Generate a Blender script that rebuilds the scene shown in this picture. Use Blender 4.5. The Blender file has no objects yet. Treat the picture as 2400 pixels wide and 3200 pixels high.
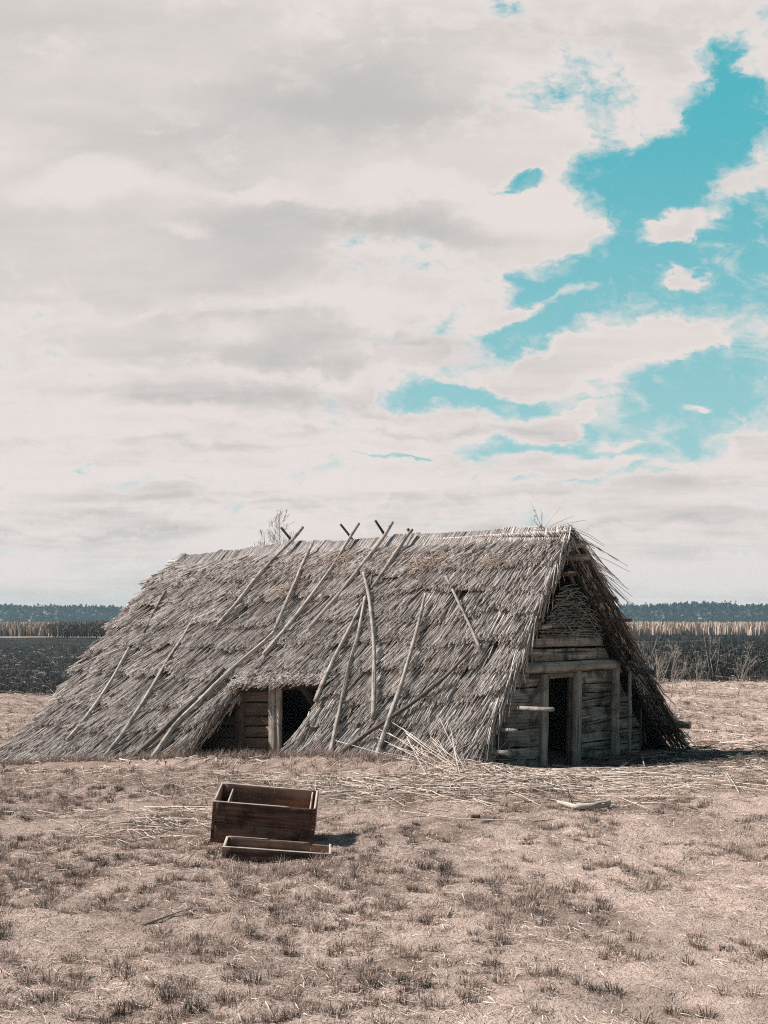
import bpy, math, random
import numpy as np
from mathutils import Vector
random.seed(7); rng = np.random.default_rng(11)
S = bpy.context.scene
C = S.collection
R = math.radians

# ---------------------------------------------------------------- camera
CH = 1.8                                    # eye height above the foreground ground
FPX, CX, HY = 3500.0, 1200.0, 1945.0        # focal length, centre column and horizon row, measured on the 2400x3200 photo
cd = bpy.data.cameras.new('camera'); cam = bpy.data.objects.new('camera', cd); C.objects.link(cam)
cam.location = (0, 0, CH); cam.rotation_euler = (R(90), 0, 0)
cd.sensor_width = 36; cd.lens = FPX/3200*36; cd.shift_y = (HY-1600)/3200
cd.clip_start = .1; cd.clip_end = 9000
S.camera = cam
S.view_settings.view_transform = 'Standard'; S.view_settings.look = 'None'
S.view_settings.exposure = 0.9; S.view_settings.gamma = 1
S.view_settings.use_curve_mapping = False
S.render.engine = 'CYCLES'; S.cycles.use_denoising = False; S.cycles.filter_width = 1.15; S.cycles.max_bounces = 6; S.cycles.sample_clamp_direct = 2.0; S.cycles.sample_clamp_indirect = 1.0

# ---------------------------------------------------------------- world
SUNV = np.array([-.70, .08, .69]); SUNV /= np.linalg.norm(SUNV)
sun_el = math.asin(SUNV[2]); sun_az = math.atan2(SUNV[0], SUNV[1])
W = bpy.data.worlds.new('World'); S.world = W; W.use_nodes = True
nt = W.node_tree; nt.nodes.clear()
class NB:
    """tiny node-tree helper"""
    def __init__(s, nt): s.nt = nt
    def n(s, typ, **kw):
        nd = s.nt.nodes.new(typ)
        for k, v in kw.items(): setattr(nd, k, v)
        return nd
    def put(s, sock, v):
        if isinstance(v, (int, float)): sock.default_value = v
        elif isinstance(v, (tuple, list)):
            v = tuple(v)
            if len(sock.default_value) == 4 and len(v) == 3: v += (1,)
            sock.default_value = v
        else: s.nt.links.new(v, sock)
    def m(s, op, a, b=0.0, c=None, clamp=False):
        nd = s.n('ShaderNodeMath', operation=op, use_clamp=clamp)
        s.put(nd.inputs[0], a); s.put(nd.inputs[1], b)
        if c is not None: s.put(nd.inputs[2], c)
        return nd.outputs[0]
    def mix(s, f, a, b, blend='MIX'):
        nd = s.n('ShaderNodeMix', data_type='RGBA', blend_type=blend)
        s.put(nd.inputs[0], f); s.put(nd.inputs[6], a); s.put(nd.inputs[7], b)
        return nd.outputs[2]
    def noise(s, vec, scale, detail=4, rough=.55, dist=0.0, out=0):
        nd = s.n('ShaderNodeTexNoise')
        if vec is not None: s.put(nd.inputs['Vector'], vec)
        nd.inputs['Scale'].default_value = scale; nd.inputs['Detail'].default_value = detail
        nd.inputs['Roughness'].default_value = rough; nd.inputs['Distortion'].default_value = dist
        return nd.outputs[out]
    def mp(s, vec, scale=(1, 1, 1), loc=(0, 0, 0), rot=(0, 0, 0), vt='POINT'):
        nd = s.n('ShaderNodeMapping', vector_type=vt)
        s.put(nd.inputs['Vector'], vec); nd.inputs['Location'].default_value = loc
        nd.inputs['Rotation'].default_value = rot; nd.inputs['Scale'].default_value = scale
        return nd.outputs[0]
    def rng(s, v, a, b, c=0.0, d=1.0, smooth=True):
        nd = s.n('ShaderNodeMapRange', interpolation_type='SMOOTHSTEP' if smooth else 'LINEAR')
        s.put(nd.inputs[0], v)
        for i, q in enumerate((a, b, c, d)): s.put(nd.inputs[1+i], q)
        return nd.outputs[0]
    def ramp(s, f, stops):
        nd = s.n('ShaderNodeValToRGB'); s.put(nd.inputs[0], f)
        el = nd.color_ramp.elements
        while len(el) < len(stops): el.new(.5)
        for e, (p, c) in zip(el, stops): e.position = p; e.color = tuple(c)+(1,)
        return nd.outputs[0]
b = NB(nt)
geo = b.n('ShaderNodeTexCoord').outputs['Generated']
sep = b.n('ShaderNodeSeparateXYZ'); b.put(sep.inputs[0], geo)
dx, dy, dz = sep.outputs
yy = b.m('MAXIMUM', dy, .15)
ta, te = b.m('DIVIDE', dx, yy), b.m('DIVIDE', dz, yy)       # tangent of azimuth and of elevation, north = the hut
cmb = b.n('ShaderNodeCombineXYZ'); b.put(cmb.inputs[0], ta); b.put(cmb.inputs[1], te)
AE0 = cmb.outputs[0]
def warp(v, sc, amp, strch=(1, 1.6, 1)):
    c = b.noise(b.mp(v, strch), sc, 6, .62, 0, 1)
    q = b.n('ShaderNodeVectorMath', operation='MULTIPLY_ADD'); b.put(q.inputs[0], c); q.inputs[1].default_value = (amp, amp*.55, 0); 
    q2 = b.n('ShaderNodeVectorMath', operation='ADD'); b.put(q2.inputs[0], v); q2.inputs[1].default_value = (-amp*.5, -amp*.275, 0)
    b.nt.links.new(q2.outputs[0], q.inputs[2]); return q.outputs[0]
AE = warp(warp(AE0, 5.0, .17), 17, .05)
zz = b.m('ADD', b.m('MAXIMUM', dz, 0.0), .07)
c2 = b.n('ShaderNodeCombineXYZ'); b.put(c2.inputs[0], b.m('DIVIDE', dx, zz)); b.put(c2.inputs[1], b.m('DIVIDE', dy, zz))
Q = c2.outputs[0]                                            # point on a flat cloud deck
def ell(px, py, rx, ry, rot=0.0):                            # soft patch in the sky: 1 in its centre, 0 outside
    v = b.mp(AE, (rx/FPX, ry/FPX, 1), ((px-CX)/FPX, (HY-py)/FPX, 0), (0, 0, R(rot)), 'TEXTURE')
    ln = b.n('ShaderNodeVectorMath', operation='LENGTH'); b.put(ln.inputs[0], v)
    return b.rng(ln.outputs['Value'], 0.0, 1.35, 1.0, 0.0)
n1 = b.noise(b.mp(AE0, (1, 1.9, 1)), 8.5, 10, .62, .35)
n2 = b.noise(Q, 1.6, 8, .6, .3)
nbig = b.noise(b.mp(AE, (1, 2.2, 1), (3.1, 1.7, 0)), 3.2, 5, .5, .4)
nfine = b.noise(b.mp(AE, (1, 1.3, 1), (5.1, .7, 0)), 30, 6, .62, .3)
f = b.m('ADD', b.m('MULTIPLY', b.m('SUBTRACT', n1, .5), 2.3), b.m('MULTIPLY', b.m('SUBTRACT', nfine, .5), 1.3))
f = b.m('ADD', f, b.m('MULTIPLY', b.m('SUBTRACT', n2, .5), .5))
f = b.m('ADD', f, b.rng(te, .22, .04, .80, 1.05))
f = b.m('ADD', f, b.m('MULTIPLY', b.m('SUBTRACT', b.noise(b.mp(AE0, (1, 1.6, 1), (7, 2, 0)), 15, 8, .6, .4), .5), 1.5))
for (px, py, rx, ry, rot, w) in [
        (2250, 430, 270, 105, 35, -1.5), (2060, 560, 260, 130, 20, -1.25), (1570, 575, 70, 26, 20, -.95), (2060, 790, 420, 120, 18, -1.35),
        (1640, 1010, 210, 75, 25, -1.3), (1720, 860, 170, 50, 15, -1.0), (2300, 900, 330, 90, 10, -.9), (1480, 1245, 250, 32, 0, -1.2), (2120, 1240, 320, 150, 12, -1.45), (1700, 1385, 190, 32, 5, -.85),
        (2280, 240, 90, 130, 0, -1.1), (1990, 1420, 260, 40, 0, -.6), (1240, 1448, 110, 10, 0, -.9), (260, 1462, 60, 10, 0, -.7), (560, 1530, 90, 12, 0, -.6),
        (1880, 1510, 330, 14, 0, -.5), (2700, 900, 330, 400, 0, -.5),
        (1640, 700, 300, 110, -8, 1.5), (1500, 500, 300, 60, 0, .6), (2130, 655, 150, 60, 10, 1.5), (2190, 835, 110, 45, -20, 1.4), (1700, 935, 260, 42, 20, 1.35), (1900, 1085, 330, 75, 12, 1.25),
        (400, 500, 1100, 900, 0, .55), (2140, 1030, 190, 50, -6, 1.1), (2150, 1277, 95, 24, 0, 1.6), (1700, 1330, 130, 40, 25, 1.2), (1890, 1400, 160, 34, -12, .9)]:
    q_ = 1.25 if w < 0 else 1.0
    f = b.m('ADD', f, b.m('MULTIPLY', ell(px, py, rx*q_, ry*q_, rot), w))
nf2 = b.noise(b.mp(AE0, (1, 1.8, 1), (2, 9, 0)), 22, 9, .68, .8)
cover = b.m('MAXIMUM', b.rng(f, .08, .75), b.rng(b.m('ADD', f, b.m('MULTIPLY', b.m('SUBTRACT', nf2, .5), 3.0)), -.25, 1.0, 0.0, .8))
cover = b.m('MAXIMUM', cover, b.rng(nfine, .50, .72, 0.0, b.m('MULTIPLY', .42, b.rng(f, -.9, .1)), smooth=True))
# clouds fade overhead and behind the camera; unseen sky cleared to cut ambient light
north = b.rng(dy, .05, .5)
over = b.rng(dz, .52, .72, 1.0, 0.0)
cover = b.m('MULTIPLY', cover, b.m('MULTIPLY', north, over))
wisp = b.rng(n2, .40, .70, 0.0, .06)
cover = b.m('MAXIMUM', cover, b.m('MULTIPLY', wisp, b.m('SUBTRACT', 1.0, north)))
# grey undersides
g = b.m('ADD', b.m('ADD', b.m('MULTIPLY', b.m('SUBTRACT', nbig, .5), 1.9), b.m('ADD', b.m('MULTIPLY', b.m('SUBTRACT', n1, .5), .45), b.m('MULTIPLY', b.m('SUBTRACT', n2, .5), .3))), b.m('MULTIPLY', b.m('SUBTRACT', b.noise(b.mp(Q, (.6, 1.4, 1)), .8, 6, .55, .2), .5), 1.1))
for (px, py, rx, ry, rot, w) in [(1150, 330, 520, 150, -4, .75), (1330, 690, 340, 75, -6, .95), (820, 690, 420, 130, 0, .6), (500, 440, 420, 110, 0, .45), (1050, 850, 330, 60, 0, .35),
        (900, 1100, 700, 45, 0, .45), (1250, 1070, 260, 30, -4, .5), (700, 1240, 700, 35, 0, .45), (1000, 100, 900, 120, 0, .3), (600, 1400, 900, 16, 0, .4), (1250, 1345, 700, 14, 0, .4), (560, 1590, 900, 14, 0, .35), (1300, 1560, 800, 12, 0, .3), (300, 1650, 500, 16, 0, .5), (1900, 1640, 500, 14, 0, .35),
        (1650, 640, 300, 90, 0, -.6), (330, 560, 260, 60, 0, -.7), (820, 560, 220, 34, 0, -.7), (1250, 560, 330, 40, -8, -.6), (600, 690, 110, 24, 0, -.6), (1700, 300, 420, 200, 0, -.45), (700, 950, 900, 40, 0, -.35), (1000, 1170, 800, 26, 0, -.5), (800, 1310, 900, 20, 0, -.45), (1100, 980, 350, 40, 0, -.5)]:
    g = b.m('ADD', g, b.m('MULTIPLY', ell(px, py, rx, ry, rot), w))
g = b.m('ADD', g, b.m('MULTIPLY', b.m('SUBTRACT', b.noise(b.mp(AE0, (1, 10, 1)), 3.4, 7, .6, .2), .5), b.rng(te, .04, .34, 4.2, .5)))
g = b.m('SUBTRACT', g, b.rng(f, .2, 1.15, .75, 0.0))
g = b.rng(g, -.55, .95)
ccol = b.mix(g, (.825, .742, .712), (.560, .530, .510))
ccol = b.mix(b.rng(te, .0, .10, .45, 0.0), ccol, (.70, .66, .62))
sky = b.n('ShaderNodeTexSky', sky_type='NISHITA'); sky.sun_disc = False
sky.sun_elevation = sun_el; sky.sun_rotation = sun_az; sky.altitude = 0; sky.air_density = 1.3; sky.dust_density = .5; sky.ozone_density = 2.5
K = .05
EX = 2**.9
skyc = b.mix(1.0, sky.outputs[0], (.80, .88, .76), 'MULTIPLY')
cy = b.mix(b.rng(te, .08, .50), (.36, .65, .68), (.085, .50, .58))
skyc = b.mix(b.m('MULTIPLY', north, .85), skyc, b.mix(1.0, cy, (1/K/EX,)*3, 'MULTIPLY'))
lp = b.mix(b.m('MULTIPLY', cover, .97), skyc, b.mix(1.0, ccol, (1/K/EX,)*3, 'MULTIPLY'))
bg = b.n('ShaderNodeBackground'); b.put(bg.inputs[0], lp); bg.inputs[1].default_value = K
out = b.n('ShaderNodeOutputWorld'); nt.links.new(bg.outputs[0], out.inputs[0])

# ---------------------------------------------------------------- sun
sl = bpy.data.lights.new('sun', 'SUN'); so = bpy.data.objects.new('sun', sl); C.objects.link(so)
sl.energy = 5.0; sl.angle = R(.5); sl.color = (1.0, .93, .87)
so.rotation_euler = Vector(SUNV).to_track_quat('Z', 'Y').to_euler(); so.location = (-30, 20, 40)

# ---------------------------------------------------------------- helpers
def V(*a): return np.array(a, float)
def nrm(v): return v/np.linalg.norm(v)
def ray(px, py): return V((px-CX)/FPX, 1, (HY-py)/FPX)
CAM = V(0, 0, CH)
def hsh(i, j, s):
    n = (i*374761393 + j*668265263 + s*1442695041) & 0xffffffff
    n = ((n ^ (n >> 13))*1274126177) & 0xffffffff
    return ((n ^ (n >> 16)) & 0xffff)/65535.0
def vn(x, y, s=0):
    x = np.asarray(x, float); y = np.asarray(y, float)
    xi = np.floor(x).astype(np.int64); yi = np.floor(y).astype(np.int64); fx = x-xi; fy = y-yi
    fx = fx*fx*(3-2*fx); fy = fy*fy*(3-2*fy)
    return ((hsh(xi, yi, s)*(1-fx)+hsh(xi+1, yi, s)*fx)*(1-fy)+(hsh(xi, yi+1, s)*(1-fx)+hsh(xi+1, yi+1, s)*fx)*fy)*2-1
def sm(t): t = np.clip(t, 0, 1); return t*t*(3-2*t)
ER = V(1.12, 14.25, -.03); EL = V(-6.25, 18.0, -.56); EEL = -math.hypot(EL[0]-ER[0], EL[1]-ER[1])
def G(x, y):
    """ground height"""
    x = np.asarray(x, float); y = np.asarray(y, float)
    z = -.55*sm((y-12.5)/9.5)
    z = z+.033*np.clip(x-1.12, -9, 5)*sm((y-9)/4)
    z = z-.34*np.exp(-((x-3.6)/2.0)**2-((y-15.3)/1.15)**2)
    near = sm((y-2)/4)*(1-.9*np.exp(-(((x+.9)/1.1)**2+((y-9.1)/1.0)**2)))
    z = z-.035*np.exp(-(((x+.9)/1.1)**2+((y-9.1)/1.0)**2))
    z = z+near*(.06*vn(x*.45, y*.45, 1)+.035*vn(x*1.3, y*1.3, 2)+.026*vn(x*3.4, y*3.4, 3)+.016*vn(x*7.5, y*7.5, 4)*(y < 60)+.009*vn(x*15, y*15, 9)*(y < 30))
    de = ((x-ER[0])*(EL[1]-ER[1])-(y-ER[1])*(EL[0]-ER[0]))/EEL-.42
    z = z+.12*np.exp(-(de/.30)**2)*sm((x+7.5)/1.5)*(1-sm((x-1.0)/1.2))
    z = z+sm((y-24)/8)*(1-sm((y-60)/40))*(.13*vn(x*.8, y*.35, 5))
    return z
def on_ground(px, py):
    r = ray(px, py); t = CH/max(1e-3, -r[2]); 
    for _ in range(25): t = t + (CH+r[2]*t-float(G(r[0]*t, t)))/(-r[2])*.6
    return CAM+r*t

class MB:
    def __init__(s): s.v = []; s.q = []; s.t = []; s.uv = []; s.r = []; s.n = 0
    def add(s, v, q=None, t=None, uv=None, r=None):
        v = np.asarray(v, float).reshape(-1, 3); k = len(v)
        s.v.append(v)
        if q is not None and len(q): s.q.append(np.asarray(q, int).reshape(-1, 4)+s.n)
        if t is not None and len(t): s.t.append(np.asarray(t, int).reshape(-1, 3)+s.n)
        s.uv.append(np.zeros((k, 2)) if uv is None else np.asarray(uv, float).reshape(-1, 2))
        s.r.append(np.full(k, .5) if r is None else np.broadcast_to(np.asarray(r, float).reshape(-1), (k,)))
        s.n += k
    def tubes(s, P, rad, sides=3, r=None, cap=True, vscale=1.0, ref=None):
        """P (n,m,3) centre lines, rad (n,m)"""
        P = np.asarray(P, float)
        if P.ndim == 2: P = P[None]
        n, m, _ = P.shape
        rad = np.broadcast_to(np.asarray(rad, float), (n, m))
        T = P[:, -1]-P[:, 0]; T /= np.maximum(np.linalg.norm(T, axis=1, keepdims=True), 1e-9)
        up = np.where(np.abs(T[:, 2:3]) > .9, V(1, 0, 0)[None], V(0, 0, 1)[None])
        A = np.cross(T, up); A /= np.linalg.norm(A, axis=1, keepdims=True); B = np.cross(T, A)
        ang = np.arange(sides)/sides*2*np.pi
        off = A[:, None, None]*np.cos(ang)[None, None, :, None]+B[:, None, None]*np.sin(ang)[None, None, :, None]
        Vv = P[:, :, None]+off*rad[:, :, None, None]
        L = np.concatenate([np.zeros((n, 1)), np.cumsum(np.linalg.norm(np.diff(P, axis=1), axis=2), axis=1)], 1)
        uu = np.broadcast_to((ang/(2*np.pi))[None, None]*np.maximum(rad.max(), .01)*6.28, (n, m, sides))
        if r is None: r = np.full(n, .5)
        r = np.broadcast_to(np.asarray(r, float), (n,))
        uvv = np.stack([uu+r[:, None, None]*7.3, np.broadcast_to(L[:, :, None]*vscale, (n, m, sides))+r[:, None, None]*3.1], -1)
        base = (np.arange(n)*m*sides)[:, None, None]; i = np.arange(m-1)[None, :, None]*sides; j = np.arange(sides)[None, None]; j2 = (j+1) % sides
        q = np.stack([base+i+j, base+i+j2, base+i+sides+j2, base+i+sides+j], -1).reshape(-1, 4)
        tt = []
        if cap:
            for e, fl in ((0, 1), ((m-1)*sides, 0)):
                for k in range(1, sides-1):
                    a = [e, e+k+1, e+k] if fl else [e, e+k, e+k+1]
                    tt.append((np.arange(n)*m*sides)[:, None]+np.array(a)[None])
            tt = np.concatenate(tt)
        s.add(Vv, q, tt, uvv, np.repeat(r, m*sides))
    def blades(s, P, w, r=None, side=None):
        """flat tapering blades; P (n,m,3), w (n,) base width"""
        n, m, _ = P.shape
        if side is None:
            a = rng.uniform(0, 6.28, n); side = np.stack([np.cos(a), np.sin(a), np.zeros(n)], 1)
        tp = np.linspace(1, .15, m)
        o = side[:, None]*(np.broadcast_to(w, (n,))[:, None]*tp[None])[:, :, None]/2
        Vv = np.stack([P-o, P+o], 2)
        base = (np.arange(n)*m*2)[:, None]; i = np.arange(m-1)[None]*2
        q = np.stack([base+i, base+i+1, base+i+3, base+i+2], -1).reshape(-1, 4)
        r = rng.random(n) if r is None else np.broadcast_to(np.asarray(r, float), (n,))
        uvv = np.zeros((n, m, 2, 2)); uvv[:, :, :, 1] = np.linspace(0, 1, m)[None, :, None]
        s.add(Vv, q, None, uvv, np.repeat(r, m*2))
    def board(s, TL, TR, BR, BL, t, n_dir, n=10, wob=.006, r=None, ch=.008):
        """a plank whose front face is the quad; length runs TL->TR; t thickness away from n_dir"""
        TL, TR, BR, BL = map(np.asarray, (TL, TR, BR, BL))
        if r is None: r = random.random()
        k = np.linspace(0, 1, n+1); L = np.linalg.norm(TR-TL); hh = np.linalg.norm(TL-BL)
        ch = min(ch, t*.3, hh*.25)
        sd = random.randint(0, 999)
        pts = []
        for x in k:
            tp = TL+(TR-TL)*x; bt = BL+(BR-BL)*x; d = nrm(tp-bt)
            tp = tp+d*wob*float(vn(x*L*4+sd, 0.5, 1)); bt = bt+d*wob*1.3*float(vn(x*L*5+sd, 9.5, 2))
            nn = n_dir*(1+0*x); o = nn*wob*.6*float(vn(x*L*3+sd, 4.5, 3))
            pts.append([tp-d*ch+o, bt+d*ch+o, bt-nn*ch+o, bt-nn*(t-ch), bt+d*ch-nn*t, tp-d*ch-nn*t, tp-nn*(t-ch), tp-nn*ch+o])
        pts = np.array(pts); m = n+1
        per = np.array([0, hh, hh+ch, hh+t, hh+t+ch, 2*hh+t, 2*hh+t+ch, 2*hh+2*t])
        i = np.arange(m-1)[:, None]*8; j = np.arange(8)[None]; j2 = (j+1) % 8
        q = np.stack([i+j, i+j2, i+8+j2, i+8+j], -1).reshape(-1, 4)
        e = (m-1)*8
        q2 = [[0, 7, 2, 1], [7, 6, 3, 2], [6, 5, 4, 3], [e, e+1, e+2, e+7], [e+7, e+2, e+3, e+6], [e+6, e+3, e+4, e+5]]
        uvv = np.stack([np.broadcast_to(per[None], (m, 8))+r*13.7, np.broadcast_to((k*L)[:, None], (m, 8))+r*5.1], -1)
        s.add(pts, np.concatenate([q, q2]), None, uvv, r)
    def build(s, name, mat, parent=None, loc=None, smooth=False):
        v = np.concatenate(s.v); uv = np.concatenate(s.uv); r = np.concatenate(s.r)
        Q4 = np.concatenate(s.q) if s.q else np.zeros((0, 4), int); T3 = np.concatenate(s.t) if s.t else np.zeros((0, 3), int)
        if parent is not None: org = np.array(parent.matrix_basis.translation) if parent.parent is None else np.array(parent['_org'])
        else: org = np.array(loc, float) if loc is not None else V(v[:, 0].mean(), v[:, 1].mean(), v[:, 2].min())
        me = bpy.data.meshes.new(name)
        me.vertices.add(len(v)); me.vertices.foreach_set('co', (v-org).astype(np.float32).ravel())
        loops = np.concatenate([Q4.ravel(), T3.ravel()])
        me.loops.add(len(loops)); me.loops.foreach_set('vertex_index', loops.astype(np.int32))
        ls = np.concatenate([np.arange(len(Q4))*4, len(Q4)*4+np.arange(len(T3))*3])
        me.polygons.add(len(ls)); me.polygons.foreach_set('loop_start', ls.astype(np.int32))
        me.update(calc_edges=True)
        l = me.uv_layers.new(name='UVMap'); l.data.foreach_set('uv', uv[loops].astype(np.float32).ravel())
        a = me.attributes.new('rnd', 'FLOAT', 'POINT'); a.data.foreach_set('value', r.astype(np.float32))
        me.validate()
        if smooth: me.polygons.foreach_set('use_smooth', np.ones(len(me.polygons), bool))
        me.materials.append(mat)
        o = bpy.data.objects.new(name, me); C.objects.link(o)
        if parent is None: o.location = org
        else: o.parent = parent
        return o
def tag(o, label=None, cat=None, group=None, kind=None):
    if label: o['label'] = label
    if cat: o['category'] = cat
    if group: o['group'] = group
    if kind: o['kind'] = kind
    return o
def empty(name, loc, **k):
    o = bpy.data.objects.new(name, None); C.objects.link(o); o.location = tuple(loc); o.empty_display_size = .2
    return tag(o, **k)

# ---------------------------------------------------------------- materials
def newmat(name):
    m = bpy.data.materials.new(name); m.use_nodes = True; t = m.node_tree; t.nodes.clear(); k = NB(t)
    p = k.n('ShaderNodeBsdfPrincipled'); o = k.n('ShaderNodeOutputMaterial'); t.links.new(p.outputs[0], o.inputs[0])
    p.inputs['Roughness'].default_value = .9; p.inputs['Specular IOR Level'].default_value = .25
    return m, k, p
def attr(k, n='rnd'): a = k.n('ShaderNodeAttribute'); a.attribute_name = n; return a.outputs['Fac']
def bump(k, p, h, st, d):
    bb = k.n('ShaderNodeBump'); bb.inputs['Strength'].default_value = st; bb.inputs['Distance'].default_value = d
    k.put(bb.inputs['Height'], h); k.nt.links.new(bb.outputs[0], p.inputs['Normal'])
def m_reed(name, stops, rough=.6, spec=.35, stain=.35):
    m, k, p = newmat(name)
    uv = k.n('ShaderNodeTexCoord')
    c = k.ramp(attr(k), stops)
    nz = k.noise(k.mp(uv.outputs['UV'], (3, 9, 1)), 3, 3)
    c = k.mix(k.rng(nz, .5, .75, 0, stain), c, (.12, .095, .075))
    n2 = k.noise(uv.outputs['Object'], 1.6, 4)
    c = k.mix(k.rng(n2, .5, .75, 0, .25), c, (.30, .24, .20))
    k.put(p.inputs['Base Color'], c); p.inputs['Roughness'].default_value = rough; p.inputs['Specular IOR Level'].default_value = spec
    return m
def m_wood(name, c0, c1, dark, blot=.5, ring=26, bumpd=.006, rough=.85, stain_scale=3.0):
    m, k, p = newmat(name)
    tc = k.n('ShaderNodeTexCoord'); uv = tc.outputs['UV']
    g1 = k.noise(k.mp(uv, (1, .06, 1)), ring*3.2, 6, .65, .6)
    g2 = k.noise(k.mp(uv, (1, .12, 1)), ring*.6, 4, .6, 1.0)
    gr = k.m('ADD', k.m('MULTIPLY', g1, .6), k.m('MULTIPLY', g2, .4))
    c = k.mix(k.rng(gr, .38, .62), c0, c1)
    c = k.mix(k.m('MULTIPLY', attr(k), .35), c, tuple(x*.55 for x in c0))
    ck = k.rng(k.noise(k.mp(uv, (1, .035, 1), (4, 3, 0)), ring*1.5, 3, .5, .4), .63, .70)      # drying cracks
    c = k.mix(k.m('MULTIPLY', ck, .8), c, dark)
    bl = k.rng(k.noise(tc.outputs['Object'], stain_scale, 6, .62), .44, .66)
    c = k.mix(k.m('MULTIPLY', bl, blot), c, dark)
    k.put(p.inputs['Base Color'], c); p.inputs['Roughness'].default_value = rough
    bump(k, p, k.m('SUBTRACT', gr, k.m('MULTIPLY', ck, .9)), .9, bumpd)
    return m
M_THATCH = m_reed('thatch', [(0, (.12, .098, .085)), (.2, (.36, .315, .29)), (.5, (.60, .545, .515)), (.8, (.77, .715, .68)), (1, (.84, .79, .75))])
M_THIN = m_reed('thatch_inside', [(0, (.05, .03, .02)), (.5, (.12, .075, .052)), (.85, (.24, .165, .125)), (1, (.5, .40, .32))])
M_STRAW = m_reed('straw', [(0, (.22, .15, .115)), (.5, (.40, .315, .26)), (1, (.62, .54, .48))])
M_TUFT = m_reed('roof_straw', [(0, (.17, .115, .085)), (.6, (.36, .275, .225)), (1, (.55, .46, .40))])
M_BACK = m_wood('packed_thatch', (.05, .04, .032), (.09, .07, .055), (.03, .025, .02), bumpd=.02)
M_POLE = m_wood('barked_pole', (.25, .22, .20), (.46, .415, .38), (.05, .043, .037), blot=.6, ring=8, stain_scale=9, bumpd=.012)
M_POLED = m_wood('dark_pole', (.08, .066, .055), (.17, .14, .12), (.03, .027, .025), blot=.6, ring=14, stain_scale=7, bumpd=.012)
M_LOG = m_wood('weathered_plank', (.15, .122, .104), (.54, .46, .40), (.03, .026, .024), blot=.8, ring=7, bumpd=.02, stain_scale=5.0)
M_POST = m_wood('weathered_post', (.22, .185, .16), (.52, .45, .395), (.05, .042, .036), blot=.5, ring=8, bumpd=.02, stain_scale=5.0)
M_RED = m_wood('brown_timber', (.10, .065, .048), (.22, .15, .115), (.03, .022, .02), blot=.5)
M_CRATE = m_wood('crate_wood', (.042, .021, .015), (.20, .112, .084), (.014, .010, .009), blot=.75, ring=8, stain_scale=6, bumpd=.008, rough=.8)
M_CRATEIN = m_wood('crate_inner_wood', (.20, .105, .07), (.36, .215, .15), (.035, .022, .018), blot=.45, ring=7, stain_scale=5, bumpd=.008)  # paler copy of the crate wood: light on inner boards put into colour
M_WORN = m_wood('worn_edge_wood', (.34, .27, .225), (.55, .47, .41), (.10, .07, .055), blot=.3, ring=20)
M_DRIFT = m_wood('bleached_wood', (.40, .36, .32), (.62, .57, .52), (.10, .085, .07), blot=.3, ring=18, bumpd=.012)
M_WITHY = m_wood('withy', (.24, .205, .18), (.50, .45, .40), (.04, .035, .03), blot=.5, ring=20, bumpd=.002)

# ---------------------------------------------------------------- hut geometry (metres)
RR = V(2.62, 15.76, 3.19); RL = V(-3.36, 20.8, 3.06)      # ridge ends
ER = V(1.12, 14.25, -.03); EL = V(-6.25, 18.0, -.56)        # front eave ends
BR = V(4.65, 17.26, -.12); BL = V(-1.1, 23.1, -.6)          # back eave ends
D = nrm(V(-.766, .642, 0))                                  # along the ridge, away from the gable
GD = nrm(BR-ER); GN = -D                                    # along the gable foot; gable faces GN
def F(u, v): u = np.asarray(u, float)[..., None]; v = np.asarray(v, float)[..., None]; return (1-v)*((1-u)*RL+u*RR)+v*((1-u)*EL+u*ER)
def FB(u, v): u = np.asarray(u, float)[..., None]; v = np.asarray(v, float)[..., None]; return (1-v)*((1-u)*RL+u*RR)+v*((1-u)*BL+u*BR)
def FN(u, v, f=F, sg=1):
    a = f(u+.01, v)-f(u-.01, v); c = f(u, v+.01)-f(u, v-.01); n = np.cross(c, a)
    n = n/np.linalg.norm(n, axis=-1, keepdims=True); return n*np.sign(n[..., 2:3])
def wav(u, v):                                               # how the old roof has settled
    return .07*vn(u*5+3, v*3, 21)+.03*vn(u*14, v*7, 22)-.05*np.sin(np.clip(v, 0, 1)*np.pi)*(u > .1)
def uv_of(px, py, f=F):
    r = ray(px, py); x = V(.5, .5, 17.)
    for _ in range(30):
        p = f(x[0], x[1])-(CAM+r*x[2])
        J = np.stack([(f(x[0]+1e-4, x[1])-f(x[0], x[1]))/1e-4, (f(x[0], x[1]+1e-4)-f(x[0], x[1]))/1e-4, -r], 1)
        x = x-np.linalg.solve(J, p)
    return x[0], x[1]
hut = empty('thatched_hut', (-.5, 17.2, -.3), label='long low log hut under a ragged grey reed thatch roof reaching the ground', cat='hut')

# opening in the front slope
oTL = uv_of(735, 2132); oTR = uv_of(1045, 2138); oBL = uv_of(535, 2372); oBR = uv_of(880, 2368)
V0 = (oTL[1]+oTR[1])/2
def oL(v): return oTL[0]+(oBL[0]-oTL[0])*(v-V0)/(1-V0)
def oR(v): return oTR[0]+(oBR[0]-oTR[0])*(v-V0)/(1-V0)
# ragged left end of the roof, from the outline
lp_ = [uv_of(x, y) for x, y in [(632, 1714), (557, 1748), (505, 1805), (420, 1895), (340, 1996), (275, 2069), (232, 2127), (188, 2199)]]
lv = np.array([0]+[p[1] for p in lp_[1:]]+[1.1]); lu = np.array([p[0] for p in lp_]+[0.0])
def uL(v): return np.interp(v, lv, lu)
print('opening', oTL, oTR, oBL, oBR, 'left', np.round(lu, 3), np.round(lv, 3))

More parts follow.
